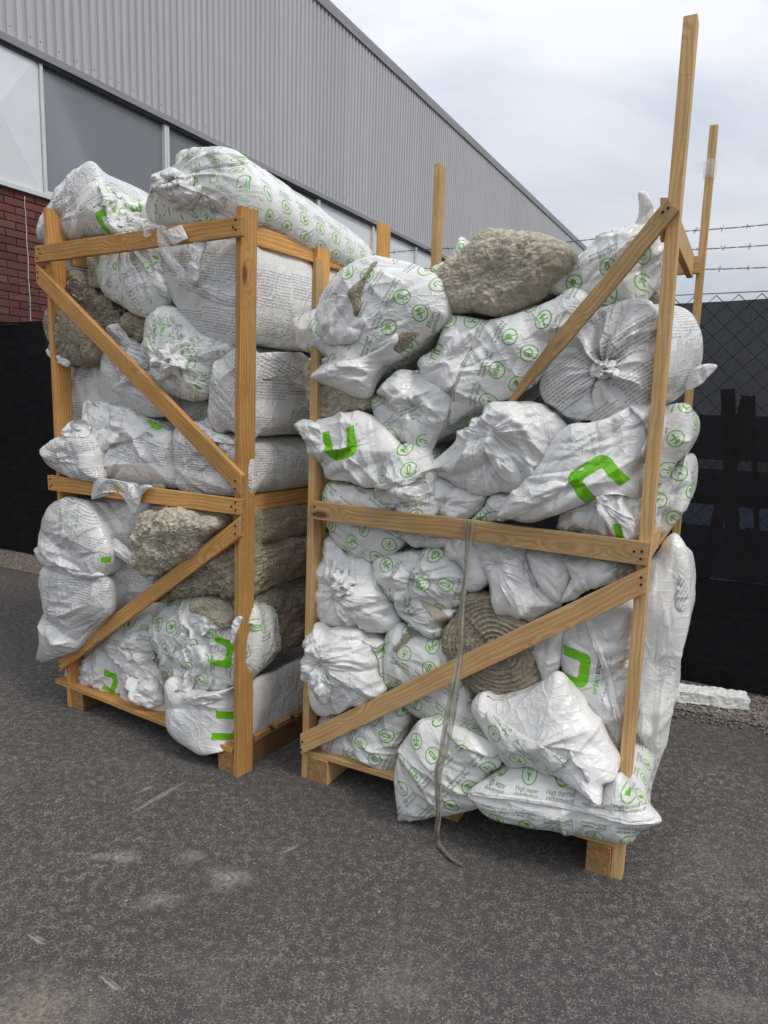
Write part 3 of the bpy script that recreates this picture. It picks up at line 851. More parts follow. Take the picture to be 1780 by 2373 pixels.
def strand(z0, z1, seed):
    r = random.Random(seed); b = MB(); P1, P2 = [], []; n = 900
    for i in range(n + 1):
        u = -7.2 + 13.2 * i / n; z = z0 + (z1 - z0) * i / n + .010 * math.sin(u * 2.1 + seed) + .006 * math.sin(u * 5.3); a = u * 42
        P1.append(fence(u, -.02 + .0022 * math.cos(a), z + .0022 * math.sin(a))); P2.append(fence(u, -.02 - .0022 * math.cos(a), z - .0022 * math.sin(a)))
    b.tube(P1, .0016, 3, False); b.tube(P2, .0016, 3, False)
    wire = b.build('barbed_wire', M['barb'], fen, True)
    b = MB(); u = -7.1 + r.random() * .1
    while u < 3:
        z = z0 + (z1 - z0) * (u + 7.2) / 13.2 + .010 * math.sin(u * 2.1 + seed) + .006 * math.sin(u * 5.3)
        for q in range(2):
            a = r.uniform(0, 6.28); d = np.array([0, 0, math.sin(a)]) + FN * math.cos(a) * .6 + FD * r.uniform(-.5, .5)
            c = fence(u + q * .006, -.02, z); b.tube([c - d * .017, c + d * .017], [.0008, .0014] if False else .0014, 3, False)
        u += .125 + r.uniform(-.01, .01)
    b.build('barbs', M['barb'], wire, False)
strand(2.490, 2.395, 1); strand(2.385, 2.293, 2); strand(2.278, 2.195, 3)
# yard beyond the fence, dim through the screen
def thing_box(name, label, cat, parts_):
    e = empty(name, fence(*parts_[0][1][:2]), label, cat)
    for nm, (u0, n0, z0, u1, n1, z1), mt in parts_:
        b = MB(); c = (fence(u0, n0, z0) + fence(u1, n1, z1)) / 2
        b.obox(c, FD * abs(u1 - u0) / 2, FN * abs(n1 - n0) / 2, np.array([0, 0, abs(z1 - z0) / 2])); b.build(nm, M[mt], e)
    return e
e = empty('steel_trestle', fence(-.35, .5), 'dark red steel trestle leaning behind the black screen', 'trestle')
def behind(s, n=.5): return on_plane(pts(s)[0], FO + FN * n, FN)
for a, c_, w in (('L470,1440', 'L440,515', .075), ('L320,1445', 'L540,548', .07), ('L590,1400', 'L560,548', .03)):
    b = MB(); p, q = behind(a), behind(c_); t_ = (q - p); L = np.linalg.norm(t_); t_ /= L; x = np.cross(t_, FN); b.obox((p + q) / 2, x * w / 2, FN * .03, t_ * L / 2); b.build('leg', M['red_steel'], e)
thing_box('covered_stack', 'low stack under a blue grey cover behind the black fence screen', 'stack', [('cover', (-1.5, .9, 0, 2.6, 2.1, .78), 'blue_cover'), ('strap', (-.2, .89, 0, -.12, .905, .79), 'dark_steel')])
thing_box('flatbed_trailer', 'dark flatbed trailer parked behind the fence with pale side rails', 'trailer', [('bed', (-3.0, 3.2, .75, 5.5, 5.4, .95), 'dark_steel'), ('side_rail', (-3.0, 3.1, 1.0, 5.5, 3.16, 1.08), 'pale_wall'), ('headboard', (-3.1, 3.2, .95, -2.9, 5.4, 1.75), 'dark_steel'),
   ('load', (-2.6, 3.4, .95, 4.6, 5.2, 1.5), 'dark_steel'), ('axle_frame', (-2.0, 3.4, .2, 4, 5, .7), 'dark_steel')])
# white block lying on the gravel
fb = MB(); A, B_ = on_ground(pts('L168,2062')[0]), on_ground(pts('L545,2108')[0])
def foam():
    L = np.linalg.norm(B_ - A); ax = (B_ - A) / L; dn = np.cross([0, 0, 1.0], ax)
    nx, ny, nz = 40, 9, 6; V, F = [], []
    def grid(f, a, b_):
        k = len(V)
        for i in range(a + 1):
            for j in range(b_ + 1): V.append(f(i / a, j / b_))
        for i in range(a):
            for j in range(b_): F.append((k + i * (b_ + 1) + j, k + (i + 1) * (b_ + 1) + j, k + (i + 1) * (b_ + 1) + j + 1, k + i * (b_ + 1) + j + 1))
    W, H = .12, .058
    def P(x, y, z): return A + ax * (x * L) + dn * (y * W) + np.array([0, 0, .01 + z * H])
    grid(lambda i, j: P(i, 0, j), nx, nz); grid(lambda i, j: P(i, j, 1), nx, ny); grid(lambda i, j: P(i, 1, 1 - j), nx, nz); grid(lambda i, j: P(0, 1 - i, j), ny, nz); grid(lambda i, j: P(1, i, j), ny, nz)
    grid(lambda i, j: P(i, 1 - j, 0), nx, ny)
    V = np.array(V)
    d = np.stack([perlin(V * 55 + q * 31) for q in range(3)], 1) * .005 + np.stack([perlin(V * 16 + q * 13) for q in range(3)], 1) * .006
    return mesh_np('foam_block', V + d - A, F, False)
tag(link('foam_block', foam(), M['foam'], None, A), 'chipped white polystyrene block lying on the gravel below the fence', 'foam block')
# ------------------------------------------------------------------ timber crates
def plank_mesh(name, quad, tdir, seg=10, bev=.0025, seed=0, rough=.0012):
    """quad: 4+ corners (3D) of the front face, extruded along tdir; local x runs along the longest edge. Returns mesh, world matrix."""
    Q = np.array(quad, float); n = len(Q)
    E = np.roll(Q, -1, 0) - Q; k = int(np.argmax(np.linalg.norm(E, axis=1)))
    ax = E[k] / np.linalg.norm(E[k]); az = np.array(tdir, float); th = np.linalg.norm(az); az = az / th
    ax = ax - az * (ax @ az); ax /= np.linalg.norm(ax); ay = np.cross(az, ax)
    c = Q.mean(0)
    Mx = Matrix([[*np.array([ax[i], ay[i], az[i], c[i]])] for i in range(3)] + [[0, 0, 0, 1]])
    L = np.stack([(Q - c) @ ax, (Q - c) @ ay, (Q - c) @ az], 1)
    import bmesh
    bm = bmesh.new()
    f0 = [bm.verts.new(tuple(p)) for p in L]; f1 = [bm.verts.new((p[0], p[1], p[2] + th)) for p in L]
    bm.faces.new(f0); bm.faces.new(f1[::-1])
    for i in range(n): bm.faces.new((f0[i], f1[i], f1[(i + 1) % n], f0[(i + 1) % n]))
    bmesh.ops.recalc_face_normals(bm, faces=bm.faces)
    bmesh.ops.bevel(bm, geom=list(bm.edges), offset=bev, segments=2, affect='EDGES', profile=.6, clamp_overlap=True)
    xs = [v.co.x for v in bm.verts]; lo, hi = min(xs), max(xs)
    for i in range(1, seg):
        x = lo + (hi - lo) * i / seg
        bmesh.ops.bisect_plane(bm, geom=list(bm.verts) + list(bm.edges) + list(bm.faces), plane_co=(x, 0, 0), plane_no=(1, 0, 0))
    V = np.array([v.co[:] for v in bm.verts])
    D = np.stack([perlin(V * [6, 9, 9] + seed * 7.7 + q * 19) for q in range(3)], 1) * rough * [0.3, 1.6, 1]
    for v, d in zip(bm.verts, D): v.co += Vector(d)
    me = bpy.data.meshes.new(name); bm.to_mesh(me); bm.free()
    for p in me.polygons: p.material_index = 1 if abs(p.normal.x) > .8 else 0
    return me, Mx
_ps = [0]
def plank(parent, name, quad, tdir, mat, end=True, **kw):
    _ps[0] += 1
    me, Mx = plank_mesh(name, quad, tdir, seed=_ps[0], **kw)
    me.materials.append(mat); me.materials.append(M['wood_end'] if end else mat)
    o = bpy.data.objects.new(name, me); COL.objects.link(o); o.matrix_world = Mx
    o.parent = parent; o.matrix_parent_inverse = world_matrix(parent).inverted()
    return o
def fpoly(C, s, d): return [C.px(p, d + p[2]) for p in pts(s)]
def box_quad(C, u0, u1, z0, z1, d): return [C.at(u0, d, z0), C.at(u1, d, z0), C.at(u1, d, z1), C.at(u0, d, z1)]
nb_ = MB(); nb_.tube([(0, 0, 0), (0, 0, .003)], [.0042, .0036], 7)
nail_me = mesh_np('nail', np.array(nb_.v), nb_.f, False); nail_me.materials.append(M['nail'])
def nails(parent, C, s, d):
    for p in pts(s):
        X = C.px(p, d - .0005)
        q = Vector(-C.eb).to_track_quat('Z', 'Y')
        o = bpy.data.objects.new('nail', nail_me); COL.objects.link(o)
        o.matrix_world = Matrix.Translation(Vector(X)) @ q.to_matrix().to_4x4()
        o.parent = parent; o.matrix_parent_inverse = world_matrix(parent).inverted()
TH = .024
def build_crate(C, label, wood, W, Dp, posts, rails, side_rails, others):
    e = empty('timber_crate', C.at(-W / 2, Dp / 2, 0), label, 'crate', None, -C.yaw)
    for P in posts:                                    # (u0,u1,d0,d1,z0,z1, top offset u)
        u0, u1, d0, d1, z0, z1, du = P
        Q = [C.at(u0, d0, z0), C.at(u1, d0, z0), C.at(u1 + du, d0, z1), C.at(u0 + du, d0, z1)]
        plank(e, 'post', Q, C.eb * (d1 - d0), wood)
    for nm, s, d, nl in rails:
        o = plank(e, nm, fpoly(C, s, d), C.eb * TH, wood)
        if nl: nails(o, C, nl, d)
    for nm, u, d0, d1, z0, z1 in side_rails:
        Q = [C.at(u, d0, z0), C.at(u, d1, z0), C.at(u, d1, z1), C.at(u, d0, z1)]
        plank(e, nm, Q, -C.ef * TH, wood)
    for nm, u0, u1, d0, d1, z0, z1, mt in others:
        if u1 - u0 > d1 - d0: plank(e, nm, box_quad(C, u0, u1, z0, z1, d0), C.eb * (d1 - d0), mt)
        else: plank(e, nm, [C.at(u1, d0, z0), C.at(u1, d1, z0), C.at(u1, d1, z1), C.at(u1, d0, z1)], -C.ef * (u1 - u0), mt)
    return e
WL, WR = M['wood_l'], M['wood_r']
zt = lambda C, s, d=0: C.loc(C.px(pts(s)[0], d))
topc = zt(CL, 'B1216,330'); lt = zt(CL, 'B95,345'); lb = zt(CL, 'D235,845')
uL = lb[0]
deck = lambda W, Dp, wood, z, gap=0: [('deck_board', -W + .0, -.03, a, a + .095, z - .022, z, wood) for a in np.arange(0.0, Dp - .05, .135)]
crate_l = build_crate(CL, 'orange timber crate full of bags, its upper brace sloping down to the right', WL, 1.24, 1.06,
    [(-.025, 0, 0, .085, 0, topc[2], topc[0]), (uL, uL + .026, 0, .085, 0, lt[2], lt[0] - uL),
     (-.025, 0, .475, .56, .1, 2.235, -.004), (-.025, 0, .955, 1.04, 0, 2.345, -.01), (uL, uL + .025, .955, 1.04, 0, 2.2, 0)],
    [('top_rail', 'B50,560 B1215,390 B1215,503 B50,655', -TH, 'B72,578 B82,603 B65,628 B1186,412 B1172,455 B1186,468'),
     ('middle_rail', 'C120,735 C1217,872 C1217,962 C125,818', -TH, 'C137,757 C148,790 C137,800 C1185,888 C1162,912 C1185,934'),
     ('brace', 'B55,662 C1217,733 C1217,853 B58,770', -TH, 'B66,708 B68,742 C1184,768 C1184,812'),
     ('brace', 'C1212,966 C1212,1082 D185,676 D185,596', -TH, 'C1184,1022 C1184,1067 D192,630 D192,655')],
    [('side_rail', -.026, .085, .955, 2.083, 2.152), ('side_rail', -.026, .085, 1.0, 1.072, 1.138), ('side_rail', uL + .05, .085, .955, 2.083, 2.152), ('side_rail', uL + .05, .085, .955, 1.06, 1.13)],
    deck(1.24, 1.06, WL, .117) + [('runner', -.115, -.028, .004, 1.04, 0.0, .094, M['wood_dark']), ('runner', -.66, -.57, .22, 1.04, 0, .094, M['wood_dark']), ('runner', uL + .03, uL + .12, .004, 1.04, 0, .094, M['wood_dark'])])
pr = zt(CR, 'K697,105'); prl = zt(CR, 'I150,1370'); uR = prl[0] - .015
rrb = CR.loc(on_ground(pts('L168,2010')[0])); rrt = zt(CR, 'K868,912', 1.15); rlt = zt(CR, 'W395,140', 1.15); sp = zt(CR, 'Z680,556')
print('right crate', pr, prl, rrb, rrt, rlt, sp)
WRR = -uR
crate_r = build_crate(CR, 'pale timber crate on the right with two tall posts standing high above its bags', WR, WRR, 1.18,
    [(-.036, 0, 0, .058, 0, pr[2], pr[0] + .018), (uR, uR + .03, 0, .06, 0, 1.6, sp[0] - uR - .012),
     (rrt[0] - .016, rrt[0] + .016, 1.15, 1.185, 0, rrt[2], 0), (rlt[0] - .016, rlt[0] + .016, 1.12, 1.185, 0, rlt[2], 0)],
    [('middle_rail', 'G170,610 H1225,988 H1215,1138 G165,725', -TH, 'G190,648 G190,695 H1132,1045 H1182,1045 H1175,1093'),
     ('brace', 'I115,1000 H1218,1142 H1206,1310 I122,1160', -TH, 'I137,1058 I128,1120 H1177,1212 H1177,1258'),
     ('loose_brace', 'F1030,212 F1110,283 F400,1125,.004 F60,1490,.03 F0,1540,.03 F135,1325,.02 F300,1105,.004', -TH, 'F1040,272 F1006,298')],
    [('side_rail', -.05, .40, 1.15, 2.075, 2.165), ('side_rail', -.01, .06, 1.15, 1.045, 1.115), ('side_rail', uR + .055, .085, 1.12, 1.06, 1.13)],
    deck(WRR, 1.18, WR, .125) + [('runner', -.115, -.038, -.004, 1.15, 0, .102, WR), ('runner', -.66, -.58, .03, 1.15, 0, .102, WR), ('runner', uR + .034, uR + .125, -.004, 1.15, 0, .102, WR),
     ('back_rail', rlt[0], rrt[0], 1.125, 1.149, 2.09, 2.16, WR)])
# the split upper end of the right crate's left post
Q = [CR.at(uR + (sp[0] - uR) * .75 + x, .02, 1.58) for x in (-.012, .018)]
Q = [CR.at(sp[0] - .016, .0, 1.58), CR.at(sp[0] + .014, .0, 1.58), CR.at(sp[0] + .010, .0, 1.95), CR.at(sp[0] + .004, .0, sp[2]), CR.at(sp[0] - .002, .0, sp[2] - .01), CR.at(sp[0] - .010, .0, 1.97)]
plank(crate_r, 'post', Q, CR.eb * .05, WR)
plank(crate_r, 'post_stub', fpoly(CR, 'K470,1445 K526,1445 K500,1760 K470,1760', .02), CR.eb * .03, WR)
print('crates', round(time.time() - T0, 2))

# ------------------------------------------------------------------ film bags and wool: one surface grown from an outline
def smooth_loop(P, N):
    """closed centripetal Catmull-Rom through P, resampled to N points evenly along its length"""
    n = len(P); out = []
    for i in range(n):
        p0, p1, p2, p3 = P[i - 1], P[i], P[(i + 1) % n], P[(i + 2) % n]
        t0 = 0; t1 = t0 + max(1e-4, np.linalg.norm(p1 - p0) ** .5); t2 = t1 + max(1e-4, np.linalg.norm(p2 - p1) ** .5); t3 = t2 + max(1e-4, np.linalg.norm(p3 - p2) ** .5)
        t = np.linspace(t1, t2, 14, endpoint=False)[:, None]
        A1 = (t1 - t) / (t1 - t0) * p0 + (t - t0) / (t1 - t0) * p1; A2 = (t2 - t) / (t2 - t1) * p1 + (t - t1) / (t2 - t1) * p2; A3 = (t3 - t) / (t3 - t2) * p2 + (t - t2) / (t3 - t2) * p3
        B1 = (t2 - t) / (t2 - t0) * A1 + (t - t0) / (t2 - t0) * A2; B2 = (t3 - t) / (t3 - t1) * A2 + (t - t1) / (t3 - t1) * A3
        out.append((t2 - t) / (t2 - t1) * B1 + (t - t1) / (t2 - t1) * B2)
    Q = np.concatenate(out); Q = np.concatenate([Q, Q[:1]])
    d = np.concatenate([[0], np.cumsum(np.linalg.norm(np.diff(Q, axis=0), axis=1))])
    s = np.linspace(0, d[-1], N, endpoint=False)
    return np.stack([np.interp(s, d, Q[:, k]) for k in range(Q.shape[1])], 1), d[-1]

def creases(P, Nn, rng, n, wr, ar, lr, dirf=None, bundle=1, spread=.35, fan=False):
    """straight sharp folds: tent-shaped ridges of limited length lying in the surface, alone or in bundles of near-parallel ones"""
    h = np.zeros(len(P), np.float32)
    for i in rng.integers(0, len(P), max(1, n // bundle)):
        c0 = P[i]; nn = Nn[i]
        t0 = rng.normal(size=3) * (1 if dirf is None else spread)
        if dirf is not None:
            q = dirf(c0, i); t0 = t0 + q
            if not np.any(q): t0 = rng.normal(size=3)
        t0 = t0 - nn * (t0 @ nn); t0 /= np.linalg.norm(t0) + 1e-9
        b0 = np.cross(nn, t0)
        w0 = math.exp(rng.uniform(math.log(wr[0]), math.log(wr[1]))); l0 = w0 * rng.uniform(*lr); pos = 0.0; sg = rng.choice([1, -1])
        for k in range(bundle):
            w = w0 * rng.uniform(.6, 1.25); l = l0 * rng.uniform(.55, 1.1)
            if fan:
                t = t0 + b0 * rng.normal() * .38; t /= np.linalg.norm(t); c = c0 + t * l * rng.uniform(.55, .85)
            else:
                c = c0 + b0 * pos + t0 * l * rng.uniform(-.45, .45); pos += w * rng.uniform(1.5, 3.2)
                t = t0 + b0 * rng.normal() * .12 * (bundle > 1); t /= np.linalg.norm(t)
            b = np.cross(nn, t)
            d = P - c
            near = np.einsum('ij,ij->i', d, d) < (1.9 * l) ** 2
            dd = d[near]
            if len(dd) == 0: continue
            x = dd @ b; y = dd @ t; z = dd @ nn
            x = x + .10 * y * y / l * rng.uniform(-1, 1)
            a = w * rng.uniform(*ar) * (rng.choice([1, 1, 1, -1]) * sg if bundle > 1 else rng.choice([1, 1, -1]))
            wl = w * (.45 if x.size else 1)
            # one flank steeper than the other, as a fold that leans over
            s_ = np.where(x > 0, w, w * rng.uniform(.35, 1.0))
            h[near] += a * np.exp(-np.abs(x) / s_) * np.exp(-(y / l) ** 2) * np.exp(-(z / (2.5 * l)) ** 2)
    return h

def grid_normals(G):
    """G: (R,N,3) polar grid closed in the second axis"""
    dt = np.roll(G, -1, 1) - np.roll(G, 1, 1)
    dr = np.empty_like(G); dr[1:-1] = G[2:] - G[:-2]; dr[0] = G[1] - G[0]; dr[-1] = G[-1] - G[-2]
    n = np.cross(dr, dt); L = np.linalg.norm(n, axis=2, keepdims=True)
    return n / np.maximum(L, 1e-12)

from mathutils.bvhtree import BVHTree
_bvh = {}
_seed = [100]
def blob(name, C, s, d=.08, bulge=.09, L=.5, taper=.85, sweep=None, mat=None, parent=None, base='i', ang=0.0, uvo=None, logo=None, crum=1.0, pleat=None, lin=None,
         tone=1.0, dirt=.5, wool=0, N=0, R=0, T=0, lumps=1.0, exp=2.6, spiral=None, side=None, label=None, cat=None, group=None, uvs=1.0, front=False, drape=None, pin=None):
    _seed[0] += 1
    rng = np.random.default_rng(_seed[0])
    if cat in ('bag', 'insulation'):
        bulge *= .62 if cat == 'bag' else .75
        d = d + .02 if front else max(d + .02, bulge + .016)
    if not wool: crum = crum * .8
    pl = pts(s)
    P3 = np.array([C.px(p, d + p[2]) for p in pl])
    uvd = np.array([C.loc(X) for X in P3])                    # u, depth, z
    u, dd, z = uvd.T
    ar = .5 * np.sum(u * np.roll(z, -1) - np.roll(u, -1) * z)
    if ar < 0: P3 = P3[::-1]; pl = pl[::-1]
    size = math.sqrt(abs(ar))
    _, per = smooth_loop(P3, 64)
    N = N or int(min(440 if wool else 300, max(48, per / (.0040 if wool else .0052))))
    R = R or int(min(76, max(12, size / 2 / .0044)))
    O, per = smooth_loop(P3, N)
    if wool: R = int(min(120, max(14, size / 2 / .0028)))
    # interior: harmonic membrane over the outline
    Fq = np.fft.fft(O, axis=0) / N; k = np.fft.fftfreq(N, 1 / N)
    r = 1 - (1 - np.linspace(0, 1, R + 1)[1:]) ** (1.1 if wool else 1.28)
    rk = r[:, None] ** np.abs(k)[None, :]
    G = np.real(np.fft.ifft(rk[:, :, None] * Fq[None], axis=1) * N)
    c0 = O.mean(0)
    knot = None
    if pleat:
        knot = C.px(pts(pleat[0])[0], d)
        f = (1 - r[:, None, None]) ** 1.2
        G = G + f * (knot - c0)                               # pull the middle of the membrane to the knot
        c0 = knot
    out = -C.eb
    # dome: rounded rim of limited width, so that corners stay thin
    Gf = G.reshape(-1, 3).astype(np.float32); Of = O.astype(np.float32); D = np.empty(len(Gf), np.float32)
    for i in range(0, len(Gf), 4096):
        q2 = np.maximum(1e-7, (Gf[i:i + 4096] ** 2).sum(1)[:, None] + (Of ** 2).sum(1)[None] - 2 * Gf[i:i + 4096] @ Of.T)
        D[i:i + 4096] = np.mean(q2 ** (-1.5), 1) ** (-1 / 3.0) if wool else np.sqrt(q2.min(1))
    mD = D.max(); D[-N:] = 0
    x = np.clip(D / min(mD * .8, .13), 0, 1)
    dome = bulge * (.86 * np.sqrt(np.maximum(0, 1 - (1 - x) ** 2)) + .14 * D / mD)
    if drape is not None:
        # lie on the surface of the thing it belongs to
        bvh = drape[0]; tv = np.full(R * N, np.nan)
        dirs = G.reshape(-1, 3) - CAM; dist = np.linalg.norm(dirs, axis=1); dirs = dirs / dist[:, None]
        for i in range(R * N):
            hit = bvh.ray_cast(Vector(CAM), Vector(dirs[i]))
            if hit[0] is not None and abs(hit[3] - dist[i]) < .22: tv[i] = hit[3]
        ok = ~np.isnan(tv)
        if ok.any():
            tv[~ok] = np.median(tv[ok]) if ok.sum() < 8 else np.nan
            if np.isnan(tv).any():
                tg = tv.reshape(R, N)
                for _ in range(60):                       # spread known depths into the part that hangs free
                    n_ = np.isnan(tg)
                    if not n_.any(): break
                    nb4 = np.stack([np.roll(tg, 1, 1), np.roll(tg, -1, 1), np.vstack([tg[:1], tg[:-1]]), np.vstack([tg[1:], tg[-1:]])])
                    with np.errstate(all='ignore'):
                        import warnings; warnings.simplefilter('ignore'); mv = np.nanmean(nb4, 0)
                    tg = np.where(n_, mv, tg)
                tg = np.where(np.isnan(tg), np.nanmedian(tg), tg); tv = tg.ravel()
            tg = tv.reshape(R, N)
            for _ in range(8): tg = .4 * tg + .15 * (np.roll(tg, 1, 1) + np.roll(tg, -1, 1) + np.vstack([tg[1:], tg[-1:]]) + np.vstack([tg[:1].mean() + 0 * tg[:1], tg[:-1]]))
            tg = np.minimum(tg, tv.reshape(R, N) + .004) - drape[1]
            G = CAM + dirs.reshape(R, N, 3) * tg[:, :, None]
            O = G[-1].copy(); Fq = np.fft.fft(O, axis=0) / N
    G = G + dome.reshape(R, N)[:, :, None] * out
    rows = [G]; rr = list(r)
    # body behind the outline
    sw = C.eb * L
    if sweep: sw = C.px(pts(sweep[1])[0], sweep[2]) - C.px(pts(sweep[0])[0], d)
    Ls = np.linalg.norm(sw)
    T = T or (max(4, int(Ls / (.02 if side else .05))) if Ls > .03 else 2)
    tt = np.linspace(0, 1, T + 1)[1:]
    cc = O.mean(0)
    Fl = Fq.copy(); Fl[np.abs(k) > 3.5] = 0; Os = np.real(np.fft.ifft(Fl, axis=0) * N); Os = cc + (Os - cc) * .96
    B = []
    if Ls > .2: tt = np.unique(np.concatenate([[.015 / Ls, .035 / Ls, .06 / Ls, .09 / Ls], tt]))
    O0 = O
    for t in tt:
        b_ = min(1, t * Ls / .09); b_ = b_ * b_ * (3 - 2 * b_); O = O0 * (1 - b_) + Os * b_
        e = 1 - (1 - taper) * t ** 1.6
        if t > .82: e *= math.sqrt(max(.03, 1 - ((t - .82) / .18) ** 2 * .75))
        B.append(cc + (O - cc) * e + sw * t)
    G = np.concatenate([G, np.array(B)])
    nr = len(G)
    V = G.reshape(-1, 3)
    Nn = grid_normals(G); sgn = np.sign(np.mean(Nn[:R // 2] @ out)) or 1; Nn = Nn * sgn
    Nf = Nn.reshape(-1, 3)
    th = np.tile(np.arange(N) / N * 2 * np.pi, nr)
    rad = np.concatenate([np.repeat(r, N), np.repeat(1 + tt, N)])
    off = rng.uniform(-50, 50, 3)
    thin = Ls < .06
    if thin and not wool: Nf = np.tile(out, (len(V), 1))
    h = np.zeros(len(V), np.float32)
    edge = np.where(rad <= 1.0, np.clip((1.08 - rad) / .16, .3, 1.0), np.clip(.3 + (rad - 1) * Ls / .07, .3, .85))
    if thin: edge = np.ones(len(V))
    if wool:
        w = wool
        rag = 1.0 if wool >= 1.3 else .4
        h += w * edge * (.014 * lumps * fbm(V * 6 + off, 2) + .0055 * fbm(V * 19 + off, 2) + rag * .007 * (1 - 2.4 * np.abs(perlin(V * 17 + .5 * fbm(V * 26, 2)[:, None] + off))) + (.3 + .7 * rag) * .004 * (1 - 2.4 * np.abs(perlin(V * [44, 44, 85] + .7 * fbm(V * 45, 2)[:, None] + off))) + .003 * fbm(V * 62 + off, 1))
        # a few deep quilted creases where the batt is folded
        if size > .2: h += creases(V, Nf, rng, 7, (.012, .025), (-.5, -.25), (4, 8), None) * edge
        if spiral:
            sc = C.px(pts(spiral[0])[0], d); q = V - sc
            a = np.arctan2(q[:, 2], q @ C.ef); rho = np.hypot(q[:, 2] * 1.08, q @ C.ef)
            ph = rho / spiral[1] + a / (2 * np.pi) + .95 * fbm(V * 6 + off, 2)
            fr = ph - np.floor(ph)
            h += spiral[2] * (np.abs(fr - .5) * 2) ** .7 * np.where(rad <= 1.02, 1, 0) * -1 + spiral[2] * .5
            h += .008 * perlin(np.stack([np.floor(ph) * 5.3, np.zeros_like(ph), a * .3], 1))
    else:
        sc_ = min(1.0, size / .25)
        h += lumps * .006 * fbm(V * 5.5 + off, 2) * edge
        dirf = None
        if lin is not None:
            dv = C.ef * math.cos(math.radians(lin)) + np.array([0, 0, 1.0]) * math.sin(math.radians(lin)); dirf = lambda c, i: dv * 1.0
        else:
            cn = [P3[i] for i in range(len(P3)) if (lambda a_, b_: np.dot(a_, b_) / (np.linalg.norm(a_) * np.linalg.norm(b_) + 1e-9))(P3[i] - P3[i - 1], P3[(i + 1) % len(P3)] - P3[i]) < .45]
            def dirf(c, i):
                if cn and rng.random() < .6:
                    q = min(cn, key=lambda z_: np.linalg.norm(z_ - c)); v = c - q
                    return v / (np.linalg.norm(v) + 1e-6) * 1.3
                return np.zeros(3)
        if pleat: dirf = lambda c, i: (c - knot) / (np.linalg.norm(c - knot) + 1e-6)
        fr_ = V[:R * N]; nn_ = Nf[:R * N]
        hc = np.zeros(len(V), np.float32)
        A = max(.25, size / .3) * (.55 if thin else 1)
        hc += creases(V, Nf, rng, int(8 * A * crum) + 2, (.025 * sc_, .06 * sc_), (.36, .66), (2.2, 4.8), dirf)
        hc += creases(V, Nf, rng, int(30 * A * crum) + 5, (.009 * sc_, .018 * sc_), (.45, .8), (6.0, 13.0), dirf, 5)
        hc += creases(V, Nf, rng, int(36 * A * crum) + 5, (.008 * sc_, .017 * sc_), (.45, .85), (5.0, 11.0), dirf, 6, fan=True)
        hc += creases(V, Nf, rng, int(8 * A * crum * crum) + 1, (.012 * sc_, .024 * sc_), (.5, .9), (2.0, 5.0), None)
        hc += creases(V, Nf, rng, int(40 * A * crum) + 6, (.0045, .0075), (.45, .9), (6.0, 14.0), dirf, 4)
        h += hc * edge * min(1.25, .55 + .45 * crum)
        if pleat:
            _, n_p, amp = pleat
            a0 = np.sort(rng.uniform(0, 2 * np.pi, n_p)); pl_h = np.zeros(len(V), np.float32)
            for a in a0:
                w = rng.uniform(.05, .16); q = np.abs((th - a + np.pi + .25 * np.sin(rad * 5 + a) * (rad)) % (2 * np.pi) - np.pi)
                pl_h += rng.uniform(.6, 1.5) * rng.choice([1, -1, 1]) * np.exp(-q / w)
            env = np.where(rad <= 1, np.clip(rad / .12, 0, 1) * np.clip(1.12 - rad, 0, 1) ** .8, .05)
            h += amp * pl_h * env
            h -= amp * 2.2 * np.exp(-(rad / .22) ** 2)
    if thin: V2 = V + out * h[:, None]
    else:
        ef = np.ones(len(V)) if wool else np.tile(np.exp(-np.maximum(0, np.linalg.norm(O0 - Os, axis=1) - .008) / .02), nr); w_ = np.clip((rad - .45) / .5, 0, 1) * np.where(rad > 1, np.clip(1 - (rad - 1) * Ls / .08, 0, 1), 1)
        k_ = 1 - w_ * (1 - ef)
        dv = out * (1 - k_)[:, None] + Nf * k_[:, None]; dv /= np.linalg.norm(dv, axis=1)[:, None] + 1e-9
        V2 = V + dv * (h * (.35 + .65 * k_))[:, None]
    ctr = V2[:N].mean(0, keepdims=True); back = V2[-N:].mean(0, keepdims=True)
    VV = np.concatenate([V2, ctr, back])
    idx = np.arange(nr * N).reshape(nr, N)
    a, b, c_, d_ = idx[:-1], np.roll(idx[:-1], -1, 1), np.roll(idx[1:], -1, 1), idx[1:]
    F = np.stack([a, d_, c_, b], -1).reshape(-1, 4)
    i0 = nr * N
    f0 = np.stack([np.full(N, i0), idx[0], np.roll(idx[0], -1), np.full(N, i0)], 1)
    f1 = np.stack([np.full(N, i0 + 1), np.roll(idx[-1], -1), idx[-1], np.full(N, i0 + 1)], 1)
    if sgn < 0: F = F[:, ::-1]; f0 = f0[:, [0, 2, 1, 3]]; f1 = f1[:, [0, 2, 1, 3]]
    # base point and mesh
    loc = np.array([VV[:, 0].mean(), VV[:, 1].mean(), VV[:, 2].min()])
    me = bpy.data.meshes.new(name)
    nq, ntri = len(F), 2 * N
    loops = np.concatenate([F.ravel(), f0[:, :3].ravel(), f1[:, :3].ravel()]).astype(np.int32)
    me.vertices.add(len(VV)); me.vertices.foreach_set('co', (VV - loc).astype(np.float32).ravel())
    me.loops.add(len(loops)); me.loops.foreach_set('vertex_index', loops)
    me.polygons.add(nq + ntri)
    me.polygons.foreach_set('loop_start', np.concatenate([np.arange(0, nq * 4, 4), nq * 4 + np.arange(0, ntri * 3, 3)]).astype(np.int32))
    me.polygons.foreach_set('loop_total', np.concatenate([np.full(nq, 4), np.full(ntri, 3)]).astype(np.int32))
    me.update(calc_edges=True)
    me.polygons.foreach_set('use_smooth', np.ones(nq + ntri, bool))
